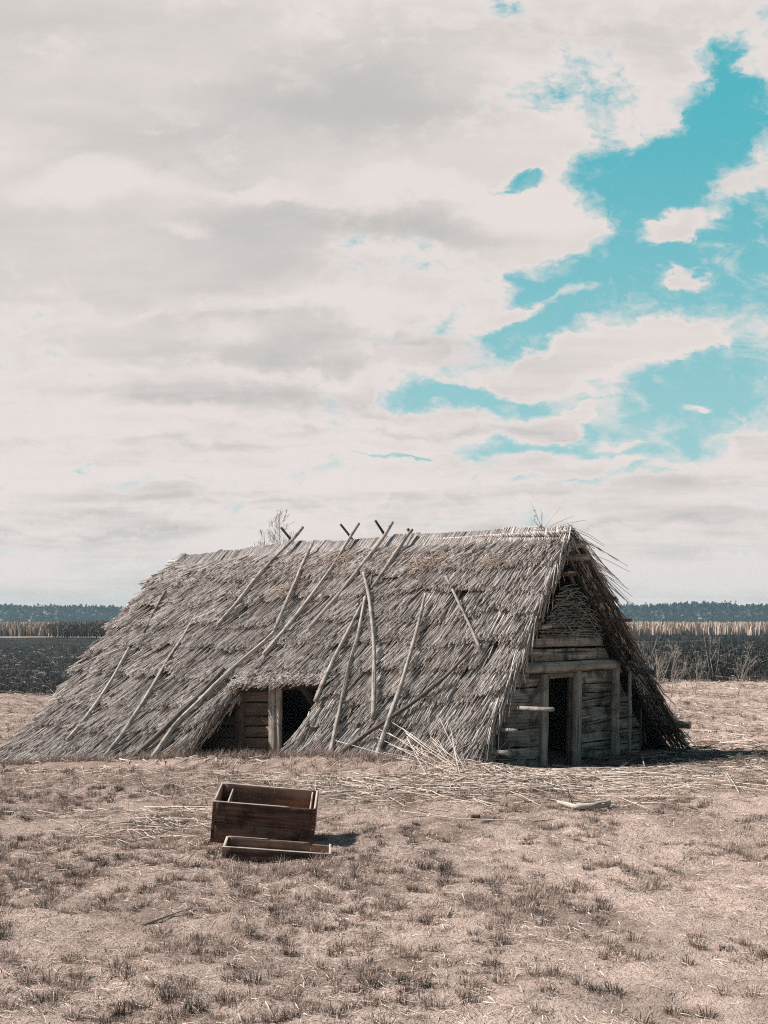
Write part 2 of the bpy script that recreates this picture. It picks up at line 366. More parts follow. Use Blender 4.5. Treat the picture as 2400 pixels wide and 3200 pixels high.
def thatch(f, ncourse, per, L0, mb, under=False, opening=True, lat=1.0):
    for k in range(1 if f is FB else 0, ncourse+1):
        top = k == 0
        vb0 = (k+.55)/ncourse if not top else .075
        n = per
        u = rng.uniform(-.12, 1.0, n)
        bun = np.floor(u*46+vn(u*9, k*3.3, 4)*.6).astype(int)             # bundle each reed belongs to
        br = lambda s: hsh(bun, np.full_like(bun, k), s)
        vb = vb0+(.028*vn(u*12, np.full(n, k*7.7), 31)+.014*(br(5)*2-1)+rng.normal(0, .009, n)-(rng.random(n) < .22)*rng.uniform(0, .07, n))
        if k == ncourse: vb = 1.0+.02*rng.normal(0, 1, n)
        L = L0*rng.uniform(.75, 1.15, n)*(1.15 if k == ncourse else 1)
        ang = (br(8)*2-1)*.06+vn(u*4, np.full(n, k*2.1), 33)*.10+rng.normal(0, .075, n)
        if k >= ncourse-1: ang += rng.normal(0, .04, n)
        lay = rng.uniform(0, 1, n)
        slope_len = np.linalg.norm(f(u, np.ones(n))-f(u, np.zeros(n)), axis=1)
        vt = np.maximum(vb-L/slope_len, .004)
        if top:
            vt = -(.001+.011*br(12)*hsh(np.floor(u*17).astype(int), np.full(n, 3), 4)+.004*rng.random(n)+.006*vn(u*7, u*0, 77)); vt -= .006*np.maximum(vn(u*16, u*0, 78), 0); vb = .09+.11*rng.random(n)
        gapb = (hsh(bun, np.full(n, k), 71) > .94) & (k > 0) & (lay > .12)
        keep = ~gapb & (u > uL(vb)+.006*vn(vb*20, u*0, 3)-.01)
        if f is FB: keep = (u > -.02) & (k > 0)
        if opening:
            ino = (u > oL(vb)+.0) & (u < oR(vb)) & (vb > V0+.004)
            ovt = (u > oL(vt)) & (u < oR(vt)) & (vt > V0)
            vb = np.where(ino & (vt < V0-.03), V0+rng.normal(.0, .014, n), vb)
            keep &= ~(ino & (vt >= V0-.03))
        u, vb, vt, lay, ang, br_, L = u[keep], vb[keep], vt[keep], lay[keep], ang[keep], (br(9))[keep], L[keep]; n = len(u)
        br2 = hsh(bun[keep], np.full(n, k), 14)
        du = np.tan(ang)*(vb-vt)*.55*lat
        ut, ub = u-du*.3, u+du*.7
        N = FN(u, vb, f)
        ends = []
        for q, (uu, vv, hh) in enumerate(((ut, vt, -.080+lay*.015), ((ut+ub)/2, (vt+vb)/2, -.020+lay*.022+.010*br2), (ub, vb, .070+lay*.050+.03*(br2-.5)+.02*rng.normal(0, 1, n)*(rng.random(n) < .25)))):
            if under: hh = -hh-.05
            if top and q == 0: hh = lay*.03-.02
            p = f(uu, vv)+N*(hh+wav(uu, vv))[:, None]
            ends.append(p)
        P = np.stack(ends, 1)
        P[:, :, 2] = np.maximum(P[:, :, 2], G(P[:, :, 0], P[:, :, 1])-.05)
        rad = np.stack([np.full(n, .006), np.full(n, .0075), np.full(n, .0085)], 1)*rng.uniform(.7, 1.35, n)[:, None]
        col = np.clip(rng.normal(.52, .24, n)+(br_-.5)*.22-.5*(rng.random(n) < .08), 0, 1)
        mb.tubes(P, rad, 3, col)
mb = MB(); thatch(F, 9, 4600, .85, mb)
# thick cut edges along the gable rake and both sides of the opening
def edge(mb, f, ufun, v0, v1, n, d0, d1, spread=.012, L=.75, sgn=1, fan=.02):
    v = rng.uniform(v0, v1, n); u = ufun(v)+rng.uniform(-spread, spread*.3, n)*sgn
    sl = 4.2; N = FN(u, v, f); h0 = rng.uniform(d0, d1, n)
    vt = np.maximum(v-L*rng.uniform(.6, 1.1, n)/sl, v0-.03)
    uo = rng.normal(.0, fan, n)*.5
    P = np.stack([f(u, vt)+N*(h0+wav(u, vt))[:, None], f(u+uo*.4, (v+vt)/2)+N*(h0+wav(u, v))[:, None], f(u+uo, v)+N*(h0+.015+wav(u, v))[:, None]], 1)
    P[:, :, 2] = np.maximum(P[:, :, 2], G(P[:, :, 0], P[:, :, 1])-.03)
    mb.tubes(P, rng.uniform(.0045, .007, n)[:, None]*np.ones(3), 3, np.clip(rng.normal(.45, .25, n), 0, 1))
edge(mb, F, lambda v: 1+0*v, .04, 1.0, 1500, -.13, .06)
edge(mb, F, lambda v: oL(v)+.004, V0+.02, 1.0, 1300, -.20, .05, spread=.012, L=.5, fan=.012)
edge(mb, F, lambda v: oR(v)+.002, V0+.02, 1.0, 700, -.10, .05, sgn=-1, L=.6, fan=.01)
edge(mb, F, lambda v: uL(v), .02, .98, 900, -.10, .05, sgn=-1, fan=.01)
o = mb.build('roof_thatch', M_THATCH, hut); o['label'] = 'sunlit front slope of grey reed thatch in overlapping courses'
mb = MB(); thatch(FB, 9, 1500, 1.0, mb, opening=False)
edge(mb, FB, lambda v: 1+0*v, .05, 1.0, 500, -.02, .08)
# long loose reeds splaying out past the far rake near the top
n = 110; v = rng.uniform(.0, .22, n); p0 = FB(1.0-rng.random(n)*.02, v)+FN(v*0+1, v, FB)*rng.uniform(-.02, .07, n)[:, None]
dr = (FB(1, .9)-FB(1, .1)); dr = dr/np.linalg.norm(dr)
dd = dr[None]+rng.normal(0, .13, (n, 3))+V(.32, .1, .30)[None]*rng.random(n)[:, None]
L = rng.uniform(.4, 1.0, n)
mb.tubes(np.stack([p0, p0+dd*L[:, None]*.5, p0+dd*L[:, None]-V(0, 0, .05)], 1), V(.005, .005, .003)[None], 3, rng.random(n))
o = mb.build('back_thatch', M_THATCH, hut); o['label'] = 'far slope of reed thatch with loose reeds splaying out'
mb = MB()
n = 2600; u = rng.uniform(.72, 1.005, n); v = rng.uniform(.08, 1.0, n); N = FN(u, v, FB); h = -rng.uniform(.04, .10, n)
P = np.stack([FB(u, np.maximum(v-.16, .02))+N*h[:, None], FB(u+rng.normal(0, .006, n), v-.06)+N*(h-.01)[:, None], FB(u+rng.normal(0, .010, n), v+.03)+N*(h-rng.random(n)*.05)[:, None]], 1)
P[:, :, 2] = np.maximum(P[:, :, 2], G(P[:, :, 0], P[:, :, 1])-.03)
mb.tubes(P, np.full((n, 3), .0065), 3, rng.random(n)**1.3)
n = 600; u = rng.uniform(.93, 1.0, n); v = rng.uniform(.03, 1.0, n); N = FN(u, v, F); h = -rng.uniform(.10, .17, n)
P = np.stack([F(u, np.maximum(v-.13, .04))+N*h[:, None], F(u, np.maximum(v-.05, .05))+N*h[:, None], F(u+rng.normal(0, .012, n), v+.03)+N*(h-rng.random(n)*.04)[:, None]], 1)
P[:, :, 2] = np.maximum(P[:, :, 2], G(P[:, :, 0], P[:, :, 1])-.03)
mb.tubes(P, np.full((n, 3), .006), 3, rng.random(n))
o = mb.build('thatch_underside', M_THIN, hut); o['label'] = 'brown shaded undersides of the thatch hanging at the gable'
# packed reed body of both slopes (solid), with the opening left out
def slab(mb, f, us, vs, hole=None, d0=-.075, d1=-.15, ext=0.0):
    U, Vv = np.meshgrid(us, vs, indexing='ij')
    if hole:                         # snap two columns to the slanting sides of the opening
        U = U.copy()
        a = int(np.argmin(abs(us-oTL[0]))); c = int(np.argmin(abs(us-oTR[0])))
        sel = Vv[a] >= V0-1e-6
        U[a][sel] = oL(Vv[a][sel]); U[c][sel] = oR(Vv[c][sel])
    U = U if f is FB else np.maximum(U, uL(Vv)+.012)
    N = FN(U, Vv, f); P = f(U, Vv)
    w = wav(U, Vv)[..., None]
    nu, nv = U.shape
    top = P+N*(d0+w); bot = P+N*(d1+w)
    A = np.concatenate([top.reshape(-1, 3), bot.reshape(-1, 3)]); q = []; o = nu*nv
    idx = lambda i, j: i*nv+j
    solid = np.ones((nu-1, nv-1), bool)
    if hole:
        for i in range(a, c):
            for j in range(nv-1):
                if Vv[0, j] >= V0-1e-6: solid[i, j] = False
    for i in range(nu-1):
        for j in range(nv-1):
            if not solid[i, j]: continue
            q.append([idx(i, j), idx(i+1, j), idx(i+1, j+1), idx(i, j+1)])
            q.append([o+idx(i, j), o+idx(i, j+1), o+idx(i+1, j+1), o+idx(i+1, j)])
            for (di, dj, p1, p2) in ((-1, 0, (i, j), (i, j+1)), (1, 0, (i+1, j), (i+1, j+1)), (0, -1, (i, j), (i+1, j)), (0, 1, (i, j+1), (i+1, j+1))):
                ii, jj = i+di, j+dj
                if ii < 0 or jj < 0 or ii >= nu-1 or jj >= nv-1 or not solid[ii, jj]:
                    q.append([idx(*p1), idx(*p2), o+idx(*p2), o+idx(*p1)])
    mb.add(A, q, None, None, .5)
us = np.unique(np.concatenate([np.linspace(-.05, .985, 24), [oTL[0], oTR[0]]])); vs = np.unique(np.concatenate([np.linspace(.03, 1.0, 18), [V0]]))
mb = MB(); slab(mb, F, us, vs, hole=True)
slab(mb, FB, np.linspace(0, .975, 12), np.linspace(.03, 1, 12))
mb.build('thatch_core', M_BACK, hut)
# closing wall inside the far (left) end
mb = MB(); a_, c_, d_ = F(.06, 1.0), F(.05, .03), FB(.05, 1.0)
e_ = D*.12; mb.add([a_+V(0, 0, -.3), c_, d_+V(0, 0, -.3), a_+e_+V(0, 0, -.3), c_+e_, d_+e_+V(0, 0, -.3)], [[0, 1, 4, 3], [1, 2, 5, 4], [2, 0, 3, 5]], [[0, 2, 1], [3, 4, 5]], None, .5)
mb.build('end_wall', M_BACK, hut)

# small tufts of brown straw blown over the roof
def roofpt(px, py, h=.10):
    u, v = uv_of(px, py); return F(u, v)+FN(u, v)*(h+wav(u, v))[..., None] if False else F(u, v)+FN(u, v)*(h+float(wav(u, v)))
for (px, py, wx, n) in [(1365, 1768, 60, 150), (1545, 1765, 40, 110), (905, 1845, 55, 110), (1080, 1765, 70, 90), (960, 1790, 30, 60), (1310, 1790, 40, 60)]:
    mb = MB(); c = roofpt(px, py, .09); u, v = uv_of(px, py); N = FN(u, v); t1 = nrm(F(u+.1, v)-F(u, v)); t2 = np.cross(N, t1)
    w = wx/FPX*c[1]
    q = c+t1*rng.normal(0, w*.6, n)[:, None]+t2*(rng.normal(0, w*.22, n))[:, None]+N*rng.uniform(-.01, .05, n)[:, None]
    a = rng.normal(.3, .7, n); L = rng.uniform(.05, .16, n)
    d = t1*np.cos(a)[:, None]+t2*np.sin(a)[:, None]+N*rng.normal(0, .2, n)[:, None]
    mb.tubes(np.stack([q-d*L[:, None], q+N*.012, q+d*L[:, None]], 1), np.full((n, 3), .003), 3, rng.random(n))
    mb.build('straw_tuft', M_TUFT, hut)
# thin stalks standing up from the ridge near the gable
mb = MB()
for (x0, y0, x1, y1) in [(1693, 1645, 1657, 1566), (1688, 1645, 1648, 1596), (1690, 1644, 1645, 1612), (1692, 1643, 1695, 1600), (1700, 1645, 1752, 1586), (1712, 1642, 1795, 1612), (1730, 1641, 1832, 1625), (1686, 1645, 1640, 1644), (1694, 1642, 1671, 1608), (1694, 1642, 1690, 1590)]:
    u0, v0 = uv_of(x0, y0+6); u1, v1 = uv_of(x1, y1)
    p0 = F(u0, v0); p1 = F(u1, v1)
    mid = (p0+p1)/2+V(0, 0, .01); mb.tubes(np.stack([p0, mid, p1])[None], V(.0045, .004, .002)[None], 3, rng.random())
for k in range(5):
    p = F(*uv_of(1668, 1600))+rng.normal(0, .02, 3)*V(1, .3, 2); mb.tubes(np.stack([p, p+rng.normal(0, .015, 3), p+rng.normal(0, .02, 3)])[None], V(.004, .006, .002)[None], 3, .2)
ro = mb.build('ridge_stalk', M_TUFT, hut)

# ridge log and purlins (battens) running the length of the roof, ends sticking out of the gable
def wob_path(p0, p1, n=14, a=.012, sd=None):
    sd = random.randint(0, 9999) if sd is None else sd
    k = np.linspace(0, 1, n); L = np.linalg.norm(p1-p0)
    P = p0+(p1-p0)*k[:, None]
    d = np.stack([vn(k*L*1.1+sd, k*0+i, 7+i) for i in range(3)], 1)+.5*np.stack([vn(k*L*3+sd, k*0+i, 17+i) for i in range(3)], 1)
    return P+d*a
def log(name, p0, p1, r0, r1, mat, parent, n=14, a=.012, sides=9, rv=None, **tg):
    mb = MB(); P = wob_path(np.asarray(p0, float), np.asarray(p1, float), n, a)
    rad = np.linspace(r0, r1, n)*(1+.08*vn(np.arange(n)*1.7+random.random()*99, np.zeros(n), 5))
    mb.tubes(P[None], rad[None], sides, random.random() if rv is None else rv)
    return tag(mb.build(name, mat, parent, smooth=True), **tg)
def at_line(px, pt, dirv):      # point on the line pt+s*dirv whose picture column is px
    xn = (px-CX)/FPX; s = (xn*pt[1]-pt[0])/(dirv[0]-xn*dirv[1]); return pt+dirv*s
# pieces that show: (surface, v, depth below surface, column where the end shows)
p = FB(1, .05)+V(0, 0, -.12); e = at_line(1828, p, -D); log('ridge_log', p+D*4, e, .05, .055, M_POST, hut)
for f, v, dn, px, r, mt in [(FB, .11, -.17, 1838, .052, M_POST), (FB, .29, -.13, 1925, .026, M_POLED), (FB, .385, -.13, 1972, .024, M_RED), (FB, .62, -.12, 2048, .036, M_POLED), (FB, .735, -.13, 2062, .030, M_POLED), (FB, .84, -.13, 2085, .026, M_POLED), (FB, .50, -.12, 1968, .022, M_POLED),
                        (F, .20, -.16, 1800, .035, M_RED), (F, .40, -.16, 1700, .035, M_RED), (F, .745, -.18, 1741, .030, M_POLE), (F, .835, -.17, 1616, .028, M_POLE), (F, .92, -.15, 1586, .034, M_POLE)]:
    p = f(1.0, v)+FN(1.0, v, f)*dn; e = at_line(px, p, -D)
    if np.dot(e-p, -D) < 0: e = p-D*.05
    if np.dot(e-p, -D) > .75: e = p-D*.75
    s0 = p+D*(3.2 if (f is FB or v < .6) else 1.6)
    log('purlin', s0, e, r, r*.95, mt, hut, 12)
# stout log end low on the far side
p = FB(1.0, .955)+V(-.1, -.1, .22); log('purlin', p+D*1.5-V(0, 0, .0), at_line(2153, p, -D), .05, .06, M_POST, hut, 8)
# batten ends on the far left rake
for px, py, L in [(560, 1745, .50), (498, 1805, .52)]:
    u, v = uv_of(px+30, py+2); p = F(u, v)+FN(u, v)*-.03; log('purlin', p-D*1.0, p+D*L+D*.15, .028, .022, M_POLE, hut, 6)
# rafters under both slopes near the gable
for u in (.90, .79, .15):
    for f in (F, FB):
        a1 = f(u, .04)+FN(u, .1, f)*-.20; a2 = f(u, .97)+FN(u, .9, f)*-.20; log('rafter', a1, a2, .045, .06, M_RED, hut, 10)

# ---- gable wall (set back under the thatch)
SB = .42; GO = ER+D*SB
def gp(px, py, off=0.0):        # point of the gable wall plane seen at a photo pixel; off = metres in front of the plane
    o = GO+GN*off; n = np.cross(GD, V(0, 0, 1)); r = ray(px, py); t = np.dot(o-CAM, n)/np.dot(r, n); return CAM+r*t
def z7(x, y): return 1480+.42194*x, 1900+.42194*y
def gboard(name, mat, x0, y0, x1, y1, x2, y2, x3, y3, t=.06, off=0.0, vert=False, wob=.007, **tg):
    """corner pixels (in the enlarged crop): top-left, top-right, bottom-right, bottom-left"""
    c = [gp(*z7(x, y), off) for x, y in ((x0, y0), (x1, y1), (x2, y2), (x3, y3))]
    nn = nrm(np.cross(V(0, 0, 1), GD)); nn = nn if np.dot(nn, GN) > 0 else -nn
    mb = MB()
    if vert: mb.board(c[3], c[0], c[1], c[2], t, nn, 12, wob)     # length up the post
    else: mb.board(*c, t, nn, 14, wob)
    return tag(mb.build(name, mat, hut, smooth=False), **tg)
# right of the door: split planks, each with wavy edges
ys = [470, 560, 628, 690, 738, 800, 868, 925, 1000, 1060, 1120, 1180]; yr = [455, 552, 618, 645, 722, 775, 838, 905, 975, 1040, 1110, 1170]
for i in range(11):
    gboard('wall_plank', M_LOG, 795, ys[i]+3, 1030, yr[i]+3, 1030, yr[i+1]-3, 795, ys[i+1]-3, t=.05, off=random.uniform(-.012, .012), wob=.012)
ys = [470, 540, 700, 820, 900, 955, 1010, 1065, 1120]; yr = [465, 535, 690, 805, 885, 940, 995, 1050, 1105]
for i in range(8):
    gboard('wall_plank', M_LOG, 1070, ys[i]+3, 1232, yr[i]+3, 1232, yr[i+1]-3, 1070, ys[i+1]-3, t=.05, off=random.uniform(-.03, -.005), wob=.010)
# left of the door: wide planks
ys = [470, 600, 752, 912, 1040, 1130, 1200]; yr = [480, 585, 738, 885, 1028, 1120, 1190]
for i in range(6):
    gboard('wall_plank', M_LOG, 236, ys[i]+4, 508, yr[i]+4, 508, yr[i+1]-4, 236, ys[i+1]-4, t=.05, off=random.uniform(-.012, .012), wob=.014)
ys = [800, 850, 905, 960, 1020, 1090, 1150]
for i in range(6): gboard('wall_plank', M_LOG, 40, ys[i]+3, 200, ys[i]-2, 200, ys[i+1]-8, 40, ys[i+1]-3, t=.05, off=-.02, wob=.012)
# above: two long hewn planks, a round tie log, a squared beam end
gboard('gable_plank', M_POST, 455, 222, 958, 212, 958, 278, 440, 292, t=.07, off=.03)
gboard('gable_plank', M_POST, 964, 212, 1040, 222, 1050, 285, 964, 280, t=.07, off=.02)
gboard('gable_plank', M_LOG, 425, 306, 915, 296, 915, 376, 410, 402, t=.07, off=.02)
gboard('gable_plank', M_LOG, 920, 292, 1060, 296, 1075, 372, 920, 376, t=.07, off=.015)
gboard('gable_plank', M_LOG, 380, 400, 1060, 380, 1060, 470, 380, 490, t=.05, off=-.05)
log('tie_beam', gp(*z7(345, 452), .09), gp(*z7(1060, 415), .09), .078, .078, M_POST, hut, 16, .014, 12)
mb = MB(); a = gp(*z7(1035, 405), .12); c = gp(*z7(1195, 404), .12); dn = V(0, 0, -.155)
nn = nrm(np.cross(V(0, 0, 1), GD)); nn = nn if np.dot(nn, GN) > 0 else -nn
mb.board(a, c, c+dn, a+dn, .14, nn, 6, .006); mb.build('beam_end', M_POST, hut)
# door frame
gboard('lintel', M_POST, 555, 476, 775, 466, 775, 512, 565, 522, t=.14, off=.06)
gboard('door_post', M_POST, 510, 492, 560, 490, 553, 1175, 500, 1175, t=.13, off=.05, vert=True)
gboard('door_post', M_POST, 765, 462, 806, 460, 797, 1200, 748, 1200, t=.08, off=.11, vert=True)
gboard('door_jamb', M_RED, 716, 500, 770, 500, 752, 1195, 702, 1190, t=.06, off=.02, vert=True)
gboard('wall_post', M_POLED, 190, 600, 246, 600, 246, 1190, 190, 1190, t=.10, off=.03, vert=True)
gboard('wall_post', M_POLED, 415, 478, 512, 474, 512, 524, 420, 528, t=.04, off=.02)
log('wall_post', gp(*z7(1058, 458), .14), gp(*z7(1052, 1110), .14), .062, .07, M_POST, hut, 14, .014, 11)
log('wall_post', gp(*z7(1050, 1105), .12), gp(*z7(1068, 1262), .12), .03, .028, M_POLED, hut, 6, .008)
log('prop', gp(*z7(1162, 462), .22), gp(*z7(1150, 1110), .22), .027, .030, M_POLE, hut, 12, .010)
log('prop', gp(*z7(1148, 1112), .22), gp(*z7(1146, 1265), .22), .018, .018, M_POLED, hut, 6, .005)
log('prop', gp(*z7(1236, 740), .15), gp(*z7(1236, 1050), .15), .013, .013, M_POLED, hut, 6, .005)
log('prop', gp(*z7(1270, 860), .0), gp(*z7(1268, 1000), .0), .022, .022, M_POLED, hut, 6, .005)
log('brace', gp(*z7(1085, 470), .05), gp(*z7(1180, 640), .05), .018, .016, M_RED, hut, 6, .005)
log('sill_log', gp(*z7(880, 1108), .20), gp(*z7(1180, 1118), .20), .028, .026, M_POLED, hut, 8, .008)
gboard('sill_board', M_POLED, 795, 1135, 915, 1130, 920, 1195, 795, 1200, t=.05, off=.08)
for (x0, y0, x1, y1, r) in [(1245, 785, 1325, 712, .009), (1270, 850, 1330, 868, .012), (1385, 770, 1450, 940, .009), (1330, 865, 1420, 835, .014)]:
    log('loose_lath', gp(*z7(x0, y0), .05), gp(*z7(x1, y1), .12), r, r*.8, M_POLED, hut, 5, .006, 6)

# woven wattle filling the gable triangle
def apexline(z):                       # inner limits of the wattle at height z, along the gable foot
    return None
mb = MB()
A0 = gp(1716, 1990, .0)
def gz(px, py, off=0.0): return gp(px, py, off)
def wl(py): return 1768-(py-1830)*.48        # left / right columns of the woven panel in the photo
def wr(py): return 1885+(py-1830)*.42
for k in range(42):
    py = 1826+k*4.05+random.uniform(-1, 1)
    x0, x1 = wl(py)-6+random.uniform(-4, 8), wr(py)+random.uniform(-10, 16)
    for (a0, a1) in (((x0, x1),) if random.random() < .45 else ((x0, x0+(x1-x0)*random.uniform(.5, .8)), (x0+(x1-x0)*random.uniform(.3, .5), x1))):
        m = 12; t = np.linspace(0, 1, m); ph = k % 2*math.pi
        yy_ = py+random.uniform(-5, 5)*(t-.5)+2.5*np.sin(t*5+random.random()*6)
        P = np.array([gz(a0+(a1-a0)*tt, y_, .03+.028*math.sin(((a0+(a1-a0)*tt)-1700)/17.0+ph)) for tt, y_ in zip(t, yy_)])
        mb.tubes(P[None], np.linspace(.009, .006, m)[None]*random.uniform(.7, 1.15), 5, random.random())
mb.build('wattle_weave', M_WITHY, hut, smooth=True)
# plaited withies crossing in arcs, tails hanging out
mb = MB()
def arc(x0, y0, x1, y1, sag, off=.08, r=.008):
    t = np.linspace(0, 1, 9)
    P = np.array([gz(x0+(x1-x0)*q, y0+(y1-y0)*q-sag*4*q*(1-q), off+.02*math.sin(q*3.14)) for q in t])
    mb.tubes(P[None], np.linspace(r, r*.6, 9)[None], 5, random.random())
def z8(x, y): return 1640+x*.1929, 1600+y*.1929
for (x0, y0, x1, y1, s) in [(560, 1260, 900, 1190, 8), (540, 1330, 980, 1220, 4), (720, 1370, 900, 1210, -2), (750, 1340, 1050, 1490, 22), (750, 1340, 900, 1440, 6), (860, 1460, 1060, 1640, 10), (700, 1480, 920, 1620, 10), (500, 1550, 600, 1640, 5), (540, 1540, 730, 1650, 6), (660, 1520, 820, 1420, 0),
        (840, 1510, 980, 1430, 0), (540, 1540, 640, 1440, 0), (450, 1560, 540, 1470, 0), (460, 1780, 545, 1640, 2), (590, 1790, 690, 1630, -2), (740, 1790, 890, 1630, -5), (890, 1740, 1010, 1640, 0), (1040, 1520, 1260, 1680, 12), (1000, 1650, 1250, 1960, 14), (1050, 1650, 1230, 1740, 6),
        (960, 1700, 1190, 1990, 12), (500, 1760, 700, 1960, 10), (620, 1770, 830, 2060, 10), (1100, 1730, 1350, 2070, 14), (380, 1830, 440, 1680, -4), (440, 1790, 530, 1960, 4), (860, 1760, 960, 1850, 4), (700, 1850, 810, 2070, 4), (330, 1930, 400, 2030, 4), (180, 1960, 340, 1940, 3), (640, 1680, 560, 1800, 3), (420, 1630, 470, 1700, 3), (500, 1410, 550, 1450, 3), (1130, 1500, 1040, 1530, 2)]:
    arc(*z8(x0, y0), *z8(x1, y1), s, off=random.uniform(.06, .10), r=random.uniform(.007, .0105))
for _ in range(75):
    py = random.uniform(1840, 1985); px = random.uniform(wl(py), wr(py)); dx_ = random.choice((-1, 1))*random.uniform(14, 46); dy_ = random.uniform(6, 40)
    arc(px, py, px+dx_, py+dy_, random.uniform(0, 9), off=random.uniform(.06, .12), r=random.uniform(.006, .010))
mb.build('wattle_withy', M_WITHY, hut, smooth=True)
for x in (1693, 1738, 1775, 1812, 1850): log('wattle_stake', gz(x+10, 1815 if x in (1775, 1812) else 1850, .02), gz(x, 1995, .02), .014, .016, M_POLED, hut, 5, .004, 6)
# dark loft backing behind the weave keeps the inside of the roof space shut off
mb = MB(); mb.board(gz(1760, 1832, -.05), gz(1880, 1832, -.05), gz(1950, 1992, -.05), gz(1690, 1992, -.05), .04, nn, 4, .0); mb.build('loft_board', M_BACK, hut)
log('wattle_rail', gz(*z8(240, 1870), .14), gz(*z8(420, 1850), .14), .035, .030, M_POST, hut, 5, .004)
log('wattle_rail', gz(*z8(500, 1360), .10), gz(*z8(740, 1345), .10), .014, .012, M_POST, hut, 5, .004)
log('rafter', gz(*z8(700, 930), .10), gz(*z8(800, 1180), .05), .034, .034, M_RED, hut, 6, .005)
# back boards of the lower gable so no light leaks through plank gaps
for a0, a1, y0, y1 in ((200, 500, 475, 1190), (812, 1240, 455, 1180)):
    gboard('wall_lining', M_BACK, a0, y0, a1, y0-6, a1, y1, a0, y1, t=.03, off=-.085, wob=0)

# ---- log wall inside the opening of the front slope
T0 = F(oTL[0], V0)+V(0, 0, -.1); T1 = F(oTR[0], V0)+V(0, 0, -.1)
FW = nrm((T1-T0)*V(1, 1, 0)); FWN = nrm(np.cross(V(0, 0, 1), FW)); FWN = FWN if FWN[1] < 0 else -FWN
FO = T0-FWN*.14
def fp(px, py, off=0.0):
    r = ray(px, py); o = FO+FWN*off; t = np.dot(o-CAM, FWN)/np.dot(r, FWN); return CAM+r*t
def fboard(name, mat, x0, y0, x1, y1, t=.05, off=0.0, vert=False, dy=0.0, wob=.006, **tg):
    c = [fp(x0, y0, off), fp(x1, y0+dy, off), fp(x1, y1+dy, off), fp(x0, y1, off)]
    mb = MB()
    if vert: mb.board(c[3], c[0], c[1], c[2], t, FWN, 10, wob)
    else: mb.board(*c, t, FWN, 10, wob)
    return tag(mb.build(name, mat, hut), **tg)
ys = [2128, 2160, 2196, 2238, 2270, 2306, 2338, 2374, 2400]  # planks below use darker wood, putting the opening's shade into their colour
for i in range(8): fboard('wall_plank', M_RED, 752, ys[i]+2, 846, ys[i+1]-2, dy=-2, off=random.uniform(-.01, .01), wob=.009)
for i in range(3, 8): fboard('wall_plank', M_POLED, 628, ys[i]+2, 736, ys[i+1]-2, dy=-1, off=-.02, wob=.009)
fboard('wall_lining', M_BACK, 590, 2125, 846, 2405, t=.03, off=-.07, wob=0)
fboard('door_post', M_RED, 733, 2150, 759, 2400, t=.08, off=.04, vert=True)
fboard('door_post', M_POST, 838, 2120, 858, 2400, t=.09, off=.07, vert=True)
fboard('door_post', M_POST, 859, 2120, 875, 2400, t=.07, off=.05, vert=True)
fboard('lintel', M_RED, 860, 2124, 1010, 2139, t=.10, off=.06)
log('rafter', F(oTL[0]+.005, V0-.04)+FN(.4, .7)*-.16, F(oL(1.0)+.005, 1.0)+FN(.4, .9)*-.16, .03, .035, M_POLED, hut, 8)

# ---------------------------------------------------------------- poles laid on the roof
def zo(l, ox, oy): return [(ox+.42194*x, oy+.42194*y) for x, y in l]
def Z2(*l): return zo(l, 780, 1560)
def Z1(*l): return zo(l, 180, 1560)
def pole(pts, r0, r1, mat, label, f=F, h=.125, cat='pole', extra=None, name='roof_pole'):
    P = []
    for (px, py) in pts:
        u, v = uv_of(px, py, f); w = h+.7*float(wav(u, max(v, 0))); N0 = FN(u, v, f); fh = lambda a, c: f(a, c)+N0*w
        u, v = uv_of(px, py, fh); P.append(fh(u, v))
    if extra is not None: P.append(extra(P))
    P = np.array(P); L = np.concatenate([[0], np.cumsum(np.linalg.norm(np.diff(P, axis=0), axis=1))])
    n = max(8, int(L[-1]/.09)); k = np.linspace(0, L[-1], n)
    PP = np.stack([np.interp(k, L, P[:, i]) for i in range(3)], 1)
    for _ in range(3): PP[1:-1] = (PP[:-2]+2*PP[1:-1]+PP[2:])/4
    sd = random.random()*99
    PP = PP+.008*np.stack([vn(k*2.2+sd, k*0+i, 3+i) for i in range(3)], 1)
    rad = np.linspace(r0, r1, n)*(1+.13*vn(k*5+sd, k*0, 6))
    mb = MB(); mb.tubes(PP[None], rad[None], 9, random.random())
    for _ in range(int(L[-1]*1.6)):          # branch stubs
        i = random.randint(1, n-2); d = nrm(rng.normal(0, 1, 3)); q = PP[i]
        mb.tubes(np.stack([q, q+d*rad[i]*1.6])[None], V(rad[i]*.45, rad[i]*.3)[None], 5, .3)
    o = mb.build(name, mat, None, smooth=True)
    return tag(o, label=label, cat=cat, group='poles weighing down the thatch roof')
GRP = 'poles weighing down the thatch roof'
pole(Z2((475, 305), (410, 440), (340, 620), (270, 770), (185, 975)), .022, .030, M_POLE, 'pale pole starting at the ridge just right of the leftmost crossed pair')
pole(Z2((393, 205), (310, 310), (190, 420), (0, 640))+Z1((1480, 570), (1340, 750), (1185, 930)), .026, .032, M_POLE, 'forward arm of the leftmost crossed pair, long pole running down to the left')
pole(Z2((808, 178), (735, 290), (600, 520), (470, 700), (370, 830), (230, 1000), (105, 1148)), .022, .036, M_POLE, 'forward arm of the second crossed pair from the left, reaching above the side opening')
pole(Z2((1062, 165), (985, 290), (800, 530), (640, 740), (435, 960)), .024, .040, M_POLE, 'thick pale forward arm of the third crossed pair from the left')
pole(Z2((1205, 222), (1165, 265), (1030, 480), (920, 640)), .028, .034, M_POLE, 'short pole leaning down from the stubby rightmost crossed pair')
def drop(P): return P[-1]
back = lambda P: P[-1]
